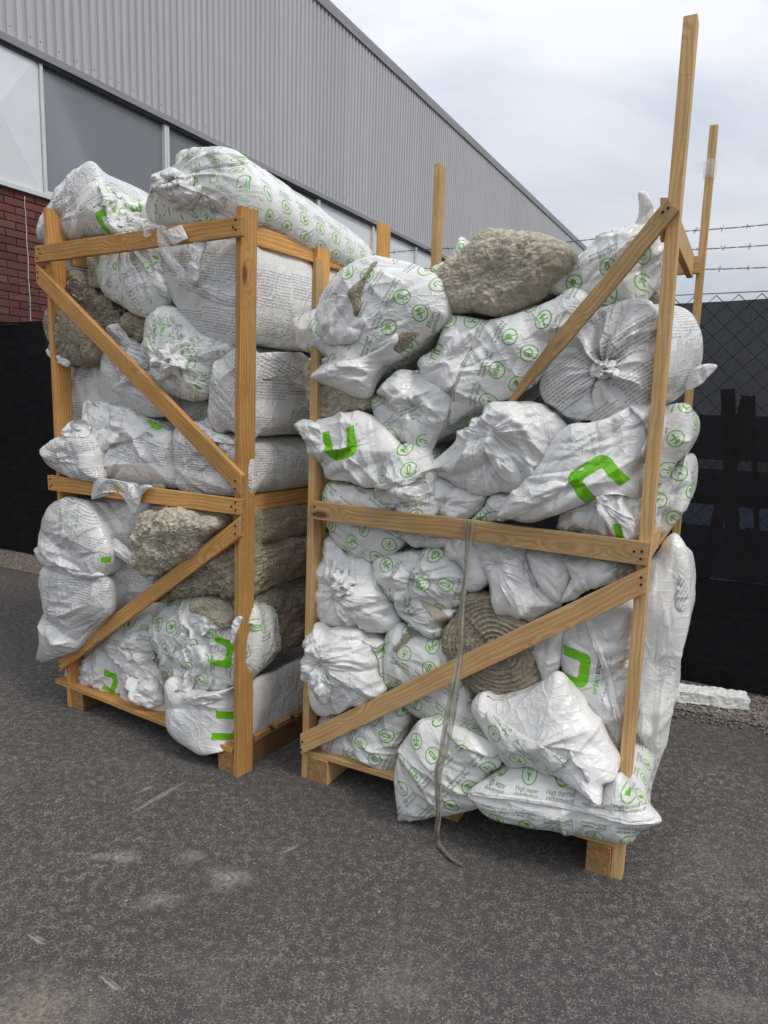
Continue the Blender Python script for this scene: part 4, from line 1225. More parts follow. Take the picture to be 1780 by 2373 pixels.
    if not wool and mat is None:
        # flat print runs over the film: plane coordinates on the front, girth and length along the body
        pu = (VV - C.o) @ C.ef; pz = VV[:, 2]
        if pin:
            p1, U1, p2, dist_ = pin
            A1, A2 = (C.px(pts(q)[0], d - bulge * .8) for q in (p1, p2))
            a1 = np.array([(A1 - C.o) @ C.ef, A1[2]]); a2 = np.array([(A2 - C.o) @ C.ef, A2[2]])
            ang = math.degrees(math.atan2(*(a2 - a1)[::-1])); uvs = dist_ / np.linalg.norm(a2 - a1)
            q = math.radians(ang); uvo = np.array(U1) / uvs - [a1[0] * math.cos(q) + a1[1] * math.sin(q), -a1[0] * math.sin(q) + a1[1] * math.cos(q)]
        rot = math.radians(ang); ca, sa = math.cos(rot), math.sin(rot)
        jx = np.concatenate([fbm(V * 8 + off, 2), [0, 0]]) * .008 * crum
        x, y = pu + jx, pz + jx
        if pleat:
            kx, kz = (knot - C.o) @ C.ef, knot[2]
            qa = np.arctan2(y - kz, x - kx); qr = np.hypot(x - kx, y - kz)
            qa = qa + (0.0 if base == 't' else 1.0) * (.22 * np.sin(qa * 9 + 2) + .1 * np.sin(qa * 23))
            x, y = kx + qr * np.cos(qa), kz + qr * np.sin(qa)
        U = np.stack([x * ca + y * sa, -x * sa + y * ca], 1)
        if uvo is not None: U = U + np.array(uvo)
        else: U = U + rng.uniform(0, 1, 2)
        body = np.zeros(len(VV), bool); body[R * N:] = True
        gi = np.concatenate([np.tile(np.arange(N), nr) / N * per, [0, 0]]); sl = np.concatenate([np.zeros(R * N), np.repeat(tt * Ls, N), [0, Ls]])
        U2 = np.stack([sl, -gi], 1) if side != 'v' else np.stack([gi, sl], 1)
        UV = U[loops].copy()
        fb = np.zeros(nq + ntri, bool); fb[:nq] = (F.max(1) >= R * N); fb[nq + N:] = True
        lb = np.concatenate([np.repeat(fb[:nq], 4), np.repeat(fb[nq:], 3)])
        ub = U2[loops]
        UV[lb] = ub[lb]
        kx_, ky_ = (1 / TW, 1 / TH_) if base == 'i' else (.78 / .5, .78 / .42)
        UV = UV * [kx_ * uvs, ky_ * uvs]
        la = me.uv_layers.new(name='print'); la.data.foreach_set('uv', UV.astype(np.float32).ravel())
        lo = me.uv_layers.new(name='logo')
        if logo:
            kind, at, la_, sc = logo
            X = C.px(pts(at)[0], d - bulge * .7); lx, lz = (X - C.o) @ C.ef, X[2]
            q = math.radians(la_); x0, y0 = pu - lx, pz - lz
            W = np.stack([x0 * math.cos(q) + y0 * math.sin(q), -x0 * math.sin(q) + y0 * math.cos(q)], 1) / (.30 * sc) + [.5, .20 / .30]
            W[body] = 5.0
            Wl = W[loops]
        else: Wl = np.full((len(loops), 2), 5.0)
        lo.data.foreach_set('uv', Wl.astype(np.float32).ravel())
        me.materials.append(plastic(base, logo[0] if logo else None))
    else:
        me.materials.append(mat if mat is not None else (M['wool'] if wool else plastic('p')))
    o = bpy.data.objects.new(name, me); COL.objects.link(o)
    o.location = Vector(loc)
    if parent is not None: o.parent = parent; o.matrix_parent_inverse = world_matrix(parent).inverted()
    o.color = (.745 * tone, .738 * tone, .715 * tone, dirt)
    tag(o, label, cat, group)
    if wool: fibres(o, V2, Nf, R * N, rng, wool)
    if parent is None: _bvh[o.name] = BVHTree.FromPolygons([tuple(v) for v in V2[:(R + 6 if nr > R + 6 else nr) * N]], [tuple(f) for f in F[F.max(1) < (R + 6 if nr > R + 6 else nr) * N].tolist()])
    return o
TH_ = .48
def fibres(o, V, Nf, nf, rng, w):
    """loose tufts standing off the wool"""
    n = int(1500 * w)
    ids = rng.integers(0, nf + (len(V) - nf) // 3, n)
    L = rng.uniform(.006, .016, n)[:, None]
    D = Nf[ids] * .55 + rng.normal(size=(n, 3)) * 1.0; D /= np.linalg.norm(D, axis=1)[:, None]
    S_ = np.cross(D, rng.normal(size=(n, 3))); S_ /= np.linalg.norm(S_, axis=1)[:, None]
    b = V[ids] - Nf[ids] * .003
    mid = b + D * L * .55 + rng.normal(size=(n, 3)) * .002; tip = b + D * L + rng.normal(size=(n, 3)) * .006
    wv = S_ * rng.uniform(.0004, .0012, n)[:, None]
    P = np.stack([b - wv, b + wv, mid + wv * .7, mid - wv * .7, tip], 1).reshape(-1, 3)
    i = np.arange(n)[:, None] * 5
    F = np.concatenate([i + [0, 1, 2], i + [0, 2, 3], i + [3, 2, 4]])
    loc = np.array(o.location)
    f = mesh_np('loose_fibres', P - loc, F, True); f.materials.append(M['fibre'])
    q = bpy.data.objects.new('loose_fibres', f); COL.objects.link(q); q.location = o.location; q.parent = o; q.matrix_parent_inverse = world_matrix(o).inverted(); tag(q, kind='stuff')

def star(C, at, rx, rz, n=11, seed=0, jag=.35, rot=0):
    """ragged outline round a pixel, in source pixels"""
    r = random.Random(seed); x, y, _ = pts(at)[0]; o = []
    for i in range(n):
        a = 2 * math.pi * i / n + rot; q = 1 + r.uniform(-jag, jag)
        o.append('S%.1f,%.1f' % (x + rx * q * math.cos(a), y + rz * q * math.sin(a)))
    return ' '.join(o)
def drape_of(par, off): return (_bvh[par.name], off) if par is not None and par.name in _bvh else None
def knot(par, C, at, d, rx=26, rz=24, seed=1, tone=1.0):
    """the gathered, tied end of a bag: a ruffle of film round a hard centre"""
    for i, (f, off, n, cr) in enumerate(((1.25, .006, 17, 1.6), (.95, .024, 13, 2.0), (.6, .042, 9, 2.0))):
        blob('knot', C, star(C, at, rx * f, rz * f, n, seed + 31 * i, .42), d, .016, .03, .6, parent=par, base='p', crum=cr, tone=tone, lumps=2.5, dirt=.9, pleat=(at, 12, .008), drape=drape_of(par, off))
def flap(par, C, s, d, name='torn_flap', bulge=.014, L=.012, crum=1.3, base='p', drape=True, **kw):
    return blob(name, C, s, d, bulge * .55, L, .97, parent=par, base=base, crum=crum, lumps=kw.pop('lumps', 1.3), drape=drape_of(par, .006) if drape else None, **kw)
# ------------------------------------------------------------------ the load of the left crate
GB = 'white bags of roof insulation stacked in the crates'
FRONT = ('bottom bag with the large green', 'crumpled bag sagging under', 'short bag against the left post', 'bag leaning out past', 'lowest bag on the left', 'green hook mark beside', 'big split bag at', 'broad green mark by', 'stained torn corner', 'front bottom bag', 'spilling over', 'crumpled white bag low')
def bag(label, C, s, d=.08, bulge=.09, L=.6, **kw):
    kw.setdefault('front', any(q in label for q in FRONT))
    return blob('insulation_bag', C, s, d, bulge, L, label=label, cat='bag', group=GB, **kw)
def lump(label, C, s, d=.1, bulge=.1, L=.5, wool=1.0, mat='wool', name='mineral_wool', **kw):
    return blob(name, C, s, d, bulge, L, wool=wool, mat=M[mat], label=label, cat='insulation', group='bare mineral wool among the bags', **kw)

o = bag('half empty bag standing upright on the left crate\'s top rail, its neck twisted', CL, 'B92,490 100,540 160,548 330,512 440,495 545,478 520,420 505,330 470,262 440,215 410,150 375,82 335,105 300,140 240,200 180,290 120,400', .10, .10, .38, base='t', ang=38, logo=('F', 'B455,395', 205, .95), crum=.9, lin=60, tone=.98, exp=2.2)
blob('gathered_neck', CL, 'B440,215 475,235 520,290 580,300 640,318 705,318 715,370 700,420 640,460 600,478 520,472 500,400 480,320', .10, .07, .2, parent=o, base='i', ang=150, crum=1.9, lin=10, lumps=2, dirt=.9, drape=drape_of(o, .0))
knot(o, CL, 'B600,430', .05, 24, 20, 3, .85)
o = bag('long tied bag on top of the left crate with its knotted end in front', CL, 'B712,260 740,180 800,130 850,110 862,50 890,22 940,10 1050,0 1150,5 1230,45 1300,130 1345,250 1335,350 1290,440 1150,430 1000,432 880,446 780,445 720,430 695,370', .10, .10, 1.0, sweep=('A1000,620', 'A1610,1010', 1.02), taper=.80, base='i', ang=20, pleat=('B880,215', 20, .010), crum=1.0, side='b', T=46, tone=1.03, logo=('F', 'A1165,770', -75, .7))
knot(o, CL, 'B878,225', .03, 34, 34, 5)
blob('drawn_fold', CL, 'B735,180 790,140 850,130 900,175 905,250 870,300 800,290 745,255', .04, .05, .08, parent=o, base='p', crum=1.4, lumps=1.6, pleat=('B885,220', 9, .007), drape=drape_of(o, .0))
o = bag('bag bulging below the left crate\'s top rail, drawn into fine pleats', CL, 'B415,600 420,700 450,790 500,860 580,920 650,960 720,972 800,890 830,800 810,700 790,600 760,520 600,500 450,530', .07, .11, .75, base='i', ang=10, pleat=('B610,520', 34, .0065), crum=.7, tone=.97, dirt=.3)
o = bag('large grey printed bag filling the upper right corner behind the left crate\'s centre post', CL, 'B765,560 775,650 800,790 850,900 930,1000 1030,1080 1130,1120 1200,1128 1262,1100 1278,980 1280,800 1275,600 1262,500 1100,480 900,520', .075, .085, .85, base='t', ang=-8, crum=.55, lin=70, side='b', T=34, tone=.95, taper=.96)
flap(o, CL, 'B745,450 785,450 800,540 840,640 905,700 905,742 860,715 780,630 752,540', -.035, name='film_strip', mat=M['film_clear'], crum=1.5, drape=False)
flap(o, CL, 'B958,540 1012,530 990,650 962,772 912,768 935,640', -.012, name='film_strip', base='p', tone=.94, dirt=1.0, drape=False)
flap(o, CL, 'B850,710 900,735 1000,775 1110,815 1195,850 1195,900 1040,870 900,800 850,760', -.008, bulge=.01, base='t', ang=-14, crum=.6)
ptag = blob('card_tag', CL, 'B775,480 778,479 825,462 878,444 881,444 902,482 921,518 920,521 880,540 840,559 836,558 806,518', -.036, .004, .002, .99, base='p', mat=M['paper'], crum=.8, lumps=.5, label='dirty white card tag stapled to the left crate\'s top rail', cat='tag', exp=6)
flap(None, CL, 'B662,470 690,440 735,438 720,470 690,512 672,505', -.034, name='film_scrap', mat=M['film_clear'], crum=2, label='scrap of clear film caught on the left crate\'s top rail', cat='film scrap')
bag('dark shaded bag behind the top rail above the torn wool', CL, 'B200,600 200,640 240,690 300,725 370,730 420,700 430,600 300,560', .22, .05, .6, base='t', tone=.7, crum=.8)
lump('strip of grey wool hanging below the left crate\'s top rail', CL, 'B365,600 415,600 425,690 448,780 410,800 368,785 372,690', .10, .03, .15, .6)
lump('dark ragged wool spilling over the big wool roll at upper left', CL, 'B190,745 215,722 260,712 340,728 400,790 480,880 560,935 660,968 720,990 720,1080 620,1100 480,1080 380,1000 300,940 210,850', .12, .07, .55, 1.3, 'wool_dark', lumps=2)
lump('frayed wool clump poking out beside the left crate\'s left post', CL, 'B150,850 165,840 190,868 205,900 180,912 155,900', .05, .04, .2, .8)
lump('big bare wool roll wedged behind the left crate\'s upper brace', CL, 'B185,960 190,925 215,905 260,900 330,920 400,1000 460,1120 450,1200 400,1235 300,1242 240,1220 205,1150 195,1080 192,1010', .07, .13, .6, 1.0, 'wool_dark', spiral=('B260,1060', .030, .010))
flap(None, CL, 'B115,1150 150,1138 200,1180 250,1218 235,1245 180,1215 130,1185', .03, label='small white film corner sticking out under the bare wool roll', cat='film corner', name='film_corner')
bag('black speckled grey bag by the left post under the bare wool roll', CL, 'C205,115 250,108 300,110 380,118 435,118 450,300 420,430 240,450 222,300', .12, .05, .6, base='t', ang=4, dirt=1.6, crum=.5, tone=.95, lin=85)
o = bag('grey printed bag behind the left crate\'s upper brace, its loose corner folded over', CL, 'C430,130 440,60 500,0 560,-30 680,60 760,200 840,290 830,390 760,410 600,385 500,355 432,310', .09, .09, .6, base='t', ang=-18, crum=.6, tone=.94)
flap(o, CL, 'B460,1020 490,1003 540,1008 560,1060 640,1100 700,1130 712,1200 700,1260 620,1230 540,1130 472,1062', -.030, name='folded_corner', base='t', ang=-25, bulge=.03, crum=.9, logo=('F', 'B690,1150', -70, .6))
o = bag('tied bag with a crumpled rosette knot in the middle of the left crate', CL, 'B685,1040 690,980 720,930 780,892 840,900 930,985 1040,1075 1180,1130 1185,1160 C1110,105 1070,160 1050,230 1040,290 950,322 860,300 790,240 720,130 690,40', .055, .11, .6, base='i', ang=-30, pleat=('C820,85', 26, .009), crum=.9, tone=1.0)
knot(o, CL, 'C825,95', -.045, 32, 32, 9)
o = bag('big bag behind the left crate\'s centre post with a loose pointed corner', CL, 'C1190,20 1110,100 1060,180 1046,300 1048,400 1075,470 1104,498 1150,480 1230,530 1265,545 1278,470 1282,280 1280,60 1240,0', .04, .09, .9, base='t', ang=-52, side='b', T=36, crum=.7, tone=.97, taper=.97)
flap(o, CL, 'C1310,60,.1 1400,40,.16 1500,40,.22 1560,45,.28 1625,130,.34 1615,260,.34 1540,240,.3 1440,170,.2 1330,190,.12', .0, name='loose_flap', base='t', ang=-55, bulge=.03, crum=.9, logo=('F', 'C1585,190', 150, .7), tone=1.02, drape=False)
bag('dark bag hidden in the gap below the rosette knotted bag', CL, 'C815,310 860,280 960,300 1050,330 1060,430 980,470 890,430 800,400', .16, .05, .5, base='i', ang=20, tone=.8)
o = bag('short bag against the left post resting on the left crate\'s middle rail', CL, 'C108,590 140,550 200,520 350,500 385,560 410,700 425,758 250,742 160,702 120,650', -.05, .09, .55, base='t', ang=12, crum=.8)
flap(o, CL, 'C196,505 225,460 255,432 350,430 362,470 350,510 270,520', .03, name='folded_corner', crum=1.3)
o = bag('light bag over the left crate\'s middle rail with a torn tongue hanging down', CL, 'C345,315 372,332 450,325 560,348 650,400 740,440 832,492 855,640 868,800 760,792 640,802 500,790 430,762 405,690 385,590 365,480', .02, .11, .6, base='t', ang=-10, crum=1.0, logo=('F', 'C690,405', -18, .9), tone=1.04)
flap(o, CL, 'C375,872 380,800 388,760 430,752 540,770 640,790 700,788 720,800 690,818 660,850 640,910 614,962 585,920 560,885 520,825 470,822 420,832', -.04, crum=1.2, base='t', ang=-15, tone=1.05, drape=False)
flap(o, CL, 'C345,315 400,340 520,350 700,460 640,520 500,560 420,610 375,560 362,450', -.085, name='folded_top', base='p', bulge=.03, crum=1.2, tone=1.05)
o = bag('speckled grey bag on the middle rail below the left crate\'s upper brace', CL, 'C845,480 900,440 960,428 1040,470 1120,510 1240,560 1270,640 1265,850 1200,856 1100,850 880,822 860,700', .04, .07, .85, base='t', ang=2, dirt=1.5, crum=.9, side='b', T=34, taper=.97, tone=.96)
flap(o, CL, 'C920,432 985,430 1025,405 1010,440 1070,470 1150,510 1195,560 1080,545 980,500', -.02, name='torn_edge', dirt=1.8, crum=2)
lump('small wool tuft on the left crate\'s middle rail', CL, 'C695,800 720,785 760,785 785,805 775,828 740,835 710,830', -.05, .015, .02, .35, 'wool_pale')
lump('tiny wool tuft hanging on the left crate\'s middle rail near the centre post', CL, 'C958,850 978,832 996,845 998,880 978,890 960,880', -.05, .012, .02, .3)
# lower half
o = bag('bag leaning out past the left post below the middle rail, with a blowing loose end', CL, 'C100,1000 115,950 140,905 200,868 290,868 380,930 440,1050 482,1160 475,1240 420,1300 300,1290 200,1270 105,1200', -.055, .10, .55, base='t', ang=-14, logo=('F', 'C455,1180', 80, .85), crum=.8)
flap(o, CL, 'C50,1150 110,1148 170,1175 260,1200 335,1255 440,1300 350,1320 250,1300 150,1262 82,1225', -.07, name='loose_end', base='t', ang=-22, bulge=.03, crum=1.0, tone=1.05, drape=False)
bag('lowest bag on the left, its pointed seam corner dangling over the brace', CL, 'D105,80 200,70 330,110 430,128 480,180 490,330 440,400 380,450 280,560 200,590 100,620 78,604 90,500 95,420 98,250 92,130', -.06, .10, .5, base='t', ang=3, crum=1.0, lin=20)
bag('grey bag between the leaning bag and the torn wool below the middle rail', CL, 'C395,880 560,880 700,905 685,1050 668,1230 720,1300 740,1366 700,1440 600,1500 520,1540 490,1400 470,1200 430,1020', .09, .09, .6, base='t', ang=-6, crum=.9, tone=.96)
flap(None, CL, 'D475,-60 500,-80 560,-40 640,0 700,-10 740,80 715,160 650,110 560,40 490,0', .0, name='film_fold', bulge=.03, crum=1.6, label='folded film edge beside the torn wool lump above the lower left brace', cat='film fold')
lump('torn wool lump bulging out below the left crate\'s middle rail', CL, 'C690,1000 702,950 730,925 800,945 860,925 930,925 1010,945 1110,965 1130,1010 1080,1060 1030,1100 1010,1170 960,1205 850,1262 740,1300 690,1275 662,1230 680,1150 668,1080', .0, .12, .5, 1.4, front=True)
lump('thin wool scrap hanging just below the middle rail beside the torn lump', CL, 'C705,930 735,912 750,930 745,975 715,975', .02, .02, .06, .5)
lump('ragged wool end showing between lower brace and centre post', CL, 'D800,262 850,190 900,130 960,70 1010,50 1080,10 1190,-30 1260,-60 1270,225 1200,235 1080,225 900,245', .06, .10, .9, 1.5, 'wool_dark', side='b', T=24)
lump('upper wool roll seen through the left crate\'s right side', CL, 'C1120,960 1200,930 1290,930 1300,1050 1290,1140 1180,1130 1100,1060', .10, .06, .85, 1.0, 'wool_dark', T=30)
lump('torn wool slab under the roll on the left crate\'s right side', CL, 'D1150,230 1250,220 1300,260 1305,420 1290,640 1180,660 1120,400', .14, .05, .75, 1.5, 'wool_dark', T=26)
o = bag('small bag at the left crate\'s bottom left corner with a green mark', CL, 'D230,690 240,625 300,605 330,590 380,540 432,512 480,590 545,650 550,800 455,806 300,782 245,745', .06, .07, .5, base='p', crum=1.5, logo=('F', 'D470,740', 75, .85))
o = bag('torn bag with a green icon band beside the lower left brace', CL, 'D430,505 500,420 620,330 720,285 800,290 790,380 730,420 735,600 782,720 795,790 805,870 800,942 700,932 600,892 550,825 535,700 500,590', .07, .08, .5, base='p', crum=1.4, tone=1.0)
flap(o, CL, 'D440,492 500,430 560,400 720,350 730,450 715,565 600,555 520,545', -.015, name='printed_band', base='i', ang=-6, uvo=(.05, .02), crum=.6, bulge=.02)
flap(o, CL, 'D535,690 600,700 660,730 700,680 740,720 780,790 790,840 740,870 640,850 560,790', -.02, name='crumpled_edge', crum=2.2, bulge=.05, dirt=1.2)
lump('sliver of pale wool showing in a gap of the bottom row of bags', CL, 'D762,600 790,600 830,690 800,720 775,700', .03, .02, .1, .3, 'wool_pale')
o = bag('badly torn bag in front of the centre post showing pale wool inside', CL, 'D715,390 735,350 760,320 830,270 950,225 1060,222 1170,262 1290,300 1330,420 1330,600 1300,690 1200,760 1000,792 900,772 830,702 790,600 740,520', .02, .12, .2, base='i', ang=75, crum=1.7, dirt=1.1, logo=('F', 'D1130,560', 80, 1.0), T=16)
blob('exposed_wool', CL, 'D945,262 1000,240 1080,238 1150,262 1182,310 1185,410 1120,425 1060,380 1000,340 950,330', -.055, .035, .05, .8, parent=o, wool=.6, mat=M['wool_pale'], drape=drape_of(o, .004))
flap(o, CL, 'D940,340 1000,320 1060,315 1110,350 1130,400 1080,440 1040,430 1000,480 960,420 930,400', -.10, crum=2.2, bulge=.03)
flap(o, CL, 'D925,540 990,530 1020,620 1000,680 960,700 945,790 900,830 850,862 830,838 870,780 905,690 930,620', -.105, crum=2.0, bulge=.02, name='torn_shred')
flap(o, CL, 'D1180,370 1215,368 1205,410 1190,470 1200,430 1170,520', -.09, crum=1.8, name='torn_shred', drape=False)
flap(o, CL, 'D1290,300,.2 1345,345,.24 1368,380,.26 1320,405,.24 1288,420,.2', -.02, name='torn_shred', drape=False)
o = bag('bottom bag with the large green mark beside the left crate\'s centre post', CL, 'D800,725 830,705 900,780 1000,800 1180,762,.04 1240,745,.11 1275,780,.12 1272,1030,.12 1225,1080,.11 1160,1110,.04 1080,1135 1000,1146 940,1112 860,1060 815,1000 803,900', -.03, .09, .9, base='p', ang=80, crum=.7, lin=8, logo=('F', 'D1068,1025', 82, 1.0), side='b', T=36, taper=.96)
flap(o, CL, 'D900,800 960,775 1050,790 1110,820 1000,862 930,868 880,830', -.08, name='torn_edge', crum=2)
# ------------------------------------------------------------------ the load of the right crate
o = bag('big split bag at the right crate\'s upper left with two gaping tears', CR, 'E50,790 55,740 70,700 130,670 205,640 250,575 350,430 450,352 520,330 600,325 700,330 830,360 940,410 1030,470 1060,600 1050,700 1000,775 870,870 760,960 640,1015 590,1120 550,1205 480,1222 400,1195 320,1160 160,1100 175,1070 300,975 165,935 90,890', .03, .13, .6, base='i', ang=62, uvo=(.1, .1), crum=1.0, tone=1.04)
blob('exposed_wool', CR, 'E592,345 560,400 515,445 495,520 482,570 492,640 452,692 430,620 400,545 440,500 505,450 560,360', -.075, .006, .02, .9, parent=o, wool=.18, mat=M['wool_dark'], drape=drape_of(o, .004))  # shade of the open tear is put into the dark wool colour
blob('exposed_wool', CR, 'E735,815 860,808 800,870 770,910 730,935 705,905', -.060, .006, .02, .9, parent=o, wool=.18, mat=M['wool_dark'], drape=drape_of(o, .004))  # second tear, its inner shade painted by the dark wool too
flap(o, CR, 'E205,645 300,580 345,562 400,570 440,640 450,700 525,715 500,770 460,862 380,880 260,870 215,760', -.105, crum=1.1, tone=.93, dirt=1.0, bulge=.02)
flap(o, CR, 'E165,1095 230,1010 320,970 470,960 640,880 720,810 735,860 700,910 760,960 690,1015 640,1010 600,1110 550,1215 480,1225 330,1165', -.08, crum=1.4, tone=1.05, bulge=.03)
lump('wool roll end under the split bag, beyond the right crate\'s left post', CR, 'E168,1000 240,1010 330,1080 480,1150 565,1195 562,1275 480,1320 400,1345 240,1372 195,1310 172,1200', .07, .09, .5, 1.0, spiral=('E320,1200', .026, .009))
lump('thick folded wool batt lying on top of the right crate', CR, 'W402,1100 415,1030 432,980 470,920 520,862 600,850 650,800 700,760 705,718 760,680 800,665 930,655 1000,690 1050,712 1150,698 1240,705 1310,720 1400,760 1440,800 1462,850 1400,930 1250,1062 1180,1165 1020,1245 920,1302 700,1292 480,1302 440,1235', .12, .16, .6, 1.1, lumps=1.0)
bag('bag lying behind the folded wool batt with a peaked corner', CR, 'W335,940 400,900 470,860 520,760 550,700 580,690 600,725 650,735 700,765 680,860 560,900 470,1010 420,1020 370,980', .45, .06, .4, base='i', ang=30, tone=1.02)
o = bag('long white bag with a shredded mouth sloping down across the right crate', CR, 'E1050,700 1150,695 1250,705 1340,715 1430,700 F330,840 440,770 535,800 560,880 540,960 440,1060 330,1180 250,1330 170,1400 90,1440 0,1470 E1200,1300 1080,1390 1000,1440 930,1530 900,1585 830,1560 780,1500 740,1400 730,1330 680,1230 595,1195 650,1120 745,1042 890,1085 850,1010 870,960 960,900 1010,790', .015, .10, .6, base='i', ang=70, uvo=(.32, .2), crum=1.15, tone=1.06)
flap(o, CR, 'E595,1190 640,1130 745,1040 890,1085 1020,1175 1060,1210 1050,1320 1000,1440 920,1580 850,1565 780,1500 735,1340 690,1235', -.10, name='shredded_mouth', base='p', crum=1.8, bulge=.02, tone=1.04)
flap(o, CR, 'E870,1090 880,1010 960,1000 1010,900 1080,830 1150,800 1220,790 1190,900 1130,1010 1090,1130 1040,1185 950,1130', -.115, name='drawn_fold', crum=1.6, bulge=.04, tone=1.05)
o = bag('pale bag leaning against the loose brace with a twisted tail in the air', CR, 'F290,800 350,720 430,632 530,530 620,450 680,415 740,398 810,392 900,390 970,395 1010,430 1005,590 930,700 915,762 885,845 860,900 750,880 560,880 420,800', .17, .09, .45, base='i', ang=20, crum=1.3, lin=60, tone=1.06)
flap(o, CR, 'F790,420 815,392 842,355 857,300 856,235 855,172 880,168 905,173 928,215 950,262 972,325 985,360 960,420 880,450', .17, name='twisted_tail', bulge=.02, L=.03, crum=.9, drape=False, tone=1.04)
lump('wool stub behind the tied round bag', CR, 'F875,845 910,780 945,772 990,790 1010,880 900,890', .35, .05, .3, .8)
o = bag('round bag with radiating pleats and a central knot at upper right', CR, 'F245,1420 248,1340 280,1240 330,1160 420,1070 560,930 700,862 800,836 900,850 970,920 1005,1020 1020,1150 1010,1300 960,1450 870,1540 700,1592 560,1602 430,1590 330,1520 272,1470', -.01, .10, .62, base='t', ang=35, pleat=('F655,1270', 44, .014), crum=.9, sweep=('F800,1230', 'F1105,1185', .62), side='b', T=36, taper=1.0, tone=.98)
knot(o, CR, 'F655,1275', -.105, 26, 22, 12)
flap(o, CR, 'F1150,1400,.40 1200,1270,.40 1275,1240,.40 1345,1250,.40 1325,1285,.40 1285,1325,.40 1240,1370,.40', .0, name='corner_ear', drape=False)
o = bag('crumpled bag sagging under the long shredded one', CR, 'G900,400 950,350 1000,315 1100,250 1200,180 1350,70 1450,0 1520,-10 1600,-10 1700,50 1800,130 1792,190 1730,290 1660,400 1560,520 1450,560 1300,562 1180,542 1060,492 940,440', .04, .12, .6, base='p', crum=1.7, pleat=('G1395,180', 14, .007), tone=1.04)
flap(o, CR, 'G1260,225 1330,200 1380,260 1450,330 1520,480 1480,545 1420,500 1350,400 1290,300', -.10, name='drawn_fold', crum=1.6, bulge=.03, tone=1.08)
o = bag('flat white bag with a broad green mark by the right crate\'s left post', CR, 'G68,122 90,100 112,88 180,90 240,82 400,50 480,32 600,95 700,200 757,290 700,385 655,440 662,532 550,520 400,500 270,482 235,420 200,350 150,235', .01, .10, .5, base='p', logo=('U', 'G362,245', 14, 1.12), crum=1.0, tone=1.03)
flap(o, CR, 'G70,122 110,88 170,92 235,130 240,240 225,360 190,340 150,260 130,210', -.045, name='crumpled_corner', crum=2, bulge=.03, tone=1.06)
bag('grey bag wedged under the shredded mouth, printed with icons', CR, 'G560,-60 575,60 640,160 760,240 850,262 960,210 1000,100 900,-20 700,-80', .07, .07, .5, base='i', ang=30, tone=.93, crum=1.1)
bag('icon printed bag behind the left end of the right crate\'s middle rail', CR, 'G245,580 262,520 290,488 400,505 540,530 672,558 720,700 770,850 700,945 575,1008 480,972 380,922 310,850 285,740 268,650', .04, .08, .6, base='i', ang=-28, uvo=(.02, .3), tone=.94, crum=.8)
bag('wrinkled icon bag squeezed between the flat marked bag and the sagging one', CR, 'G668,500 690,400 760,300 850,262 920,280 940,420 1000,500 985,600 960,670 900,695 820,692 740,660 680,640', .02, .09, .5, base='i', ang=12, crum=1.8, tone=.97)
bag('crushed white bag edge resting on the right crate\'s middle rail', CR, 'G935,450 1060,490 1200,548 1295,570 1262,650 1180,722 1070,742 960,702 890,692 930,580', .025, .08, .5, base='p', crum=2.0)
bag('small icon printed bag corner above the middle rail\'s centre', CR, 'H60,865 110,810 160,760 220,680 355,678 420,760 400,830 270,830 200,862 120,858', .02, .07, .5, base='i', ang=-30, tone=.95, crum=1.3)
o = bag('plump smooth bag with the green hook mark beside the right crate\'s tall post', CR, 'H255,822 300,750 360,682 450,602 500,520 560,400 630,300 720,228 830,212 960,182 1100,110,.03 1180,92,.07 1245,95,.09 1330,70,.09 1312,230,.09 1285,360,.09 1225,540,.09 1195,700,.08 1000,682 850,732 650,802 450,862 340,835', -.015, .13, .6, base='p', logo=('U', 'H880,580', 217, 1.12), crum=.75, lin=30, tone=1.05)
flap(o, CR, 'H1100,112 1180,95 1240,92 1330,68 1318,180 1290,330 1240,460 1180,420 1240,250 1190,200', -.065, name='corner_ear', crum=1.6, bulge=.035, tone=1.06)
flap(o, CR, 'H262,820 360,690 470,640 640,590 700,620 560,720 440,800 340,836', -.07, name='seam_fold', crum=1.0, bulge=.02, tone=1.06)
o = bag('heavily crumpled bag on the right end of the middle rail', CR, 'H632,905 650,800 750,732 850,722 960,678 1080,690 1192,700 1195,972 1050,972 900,942 740,922', .0, .09, .5, base='p', crum=2.3, pleat=('H965,745', 12, .007), logo=('F', 'H1130,935', 10, .8))
bag('round bag end at the right crate\'s right side under the tied one', CR, 'H1240,190 1330,130 1400,100 1480,102 1508,180 1512,260 1492,370 1440,440 1400,475 1310,610 1240,560', .30, .08, .5, base='i', ang=80, tone=.98, crum=.8, lin=70)
o = bag('creased bag bulging over the side rail on the right crate\'s right side', CR, 'H1240,620 1320,560 1400,472 1450,410 1478,392 1502,480 1512,580 1490,735 1420,832 1380,880 1330,932 1260,950 1200,900', .36, .08, .5, base='i', ang=60, tone=.98, crum=1.0, lin=40)
o = bag('tall white bag slumping out of the right crate\'s lower right side', CR, 'H1180,1130 1270,1060 1335,960 1395,925 1455,990 1482,1090 1490,1250 1492,1400 J1500,250 1470,340 1440,440 1415,600 1402,800 1380,950 1310,1100 1275,1250 1240,1385 1150,1330 1120,900 1110,300', .33, .09, .45, base='p', tone=1.05, crum=1.2, lin=75, dirt=.3)
flap(o, CR, 'H1425,1195,.0 1470,1250,.0 1488,1330 1480,1400 1440,1430 1400,1400 1410,1290', .232, name='shipping_label', base='t', ang=70, mat=None, bulge=.006, crum=1.2, lumps=.6)
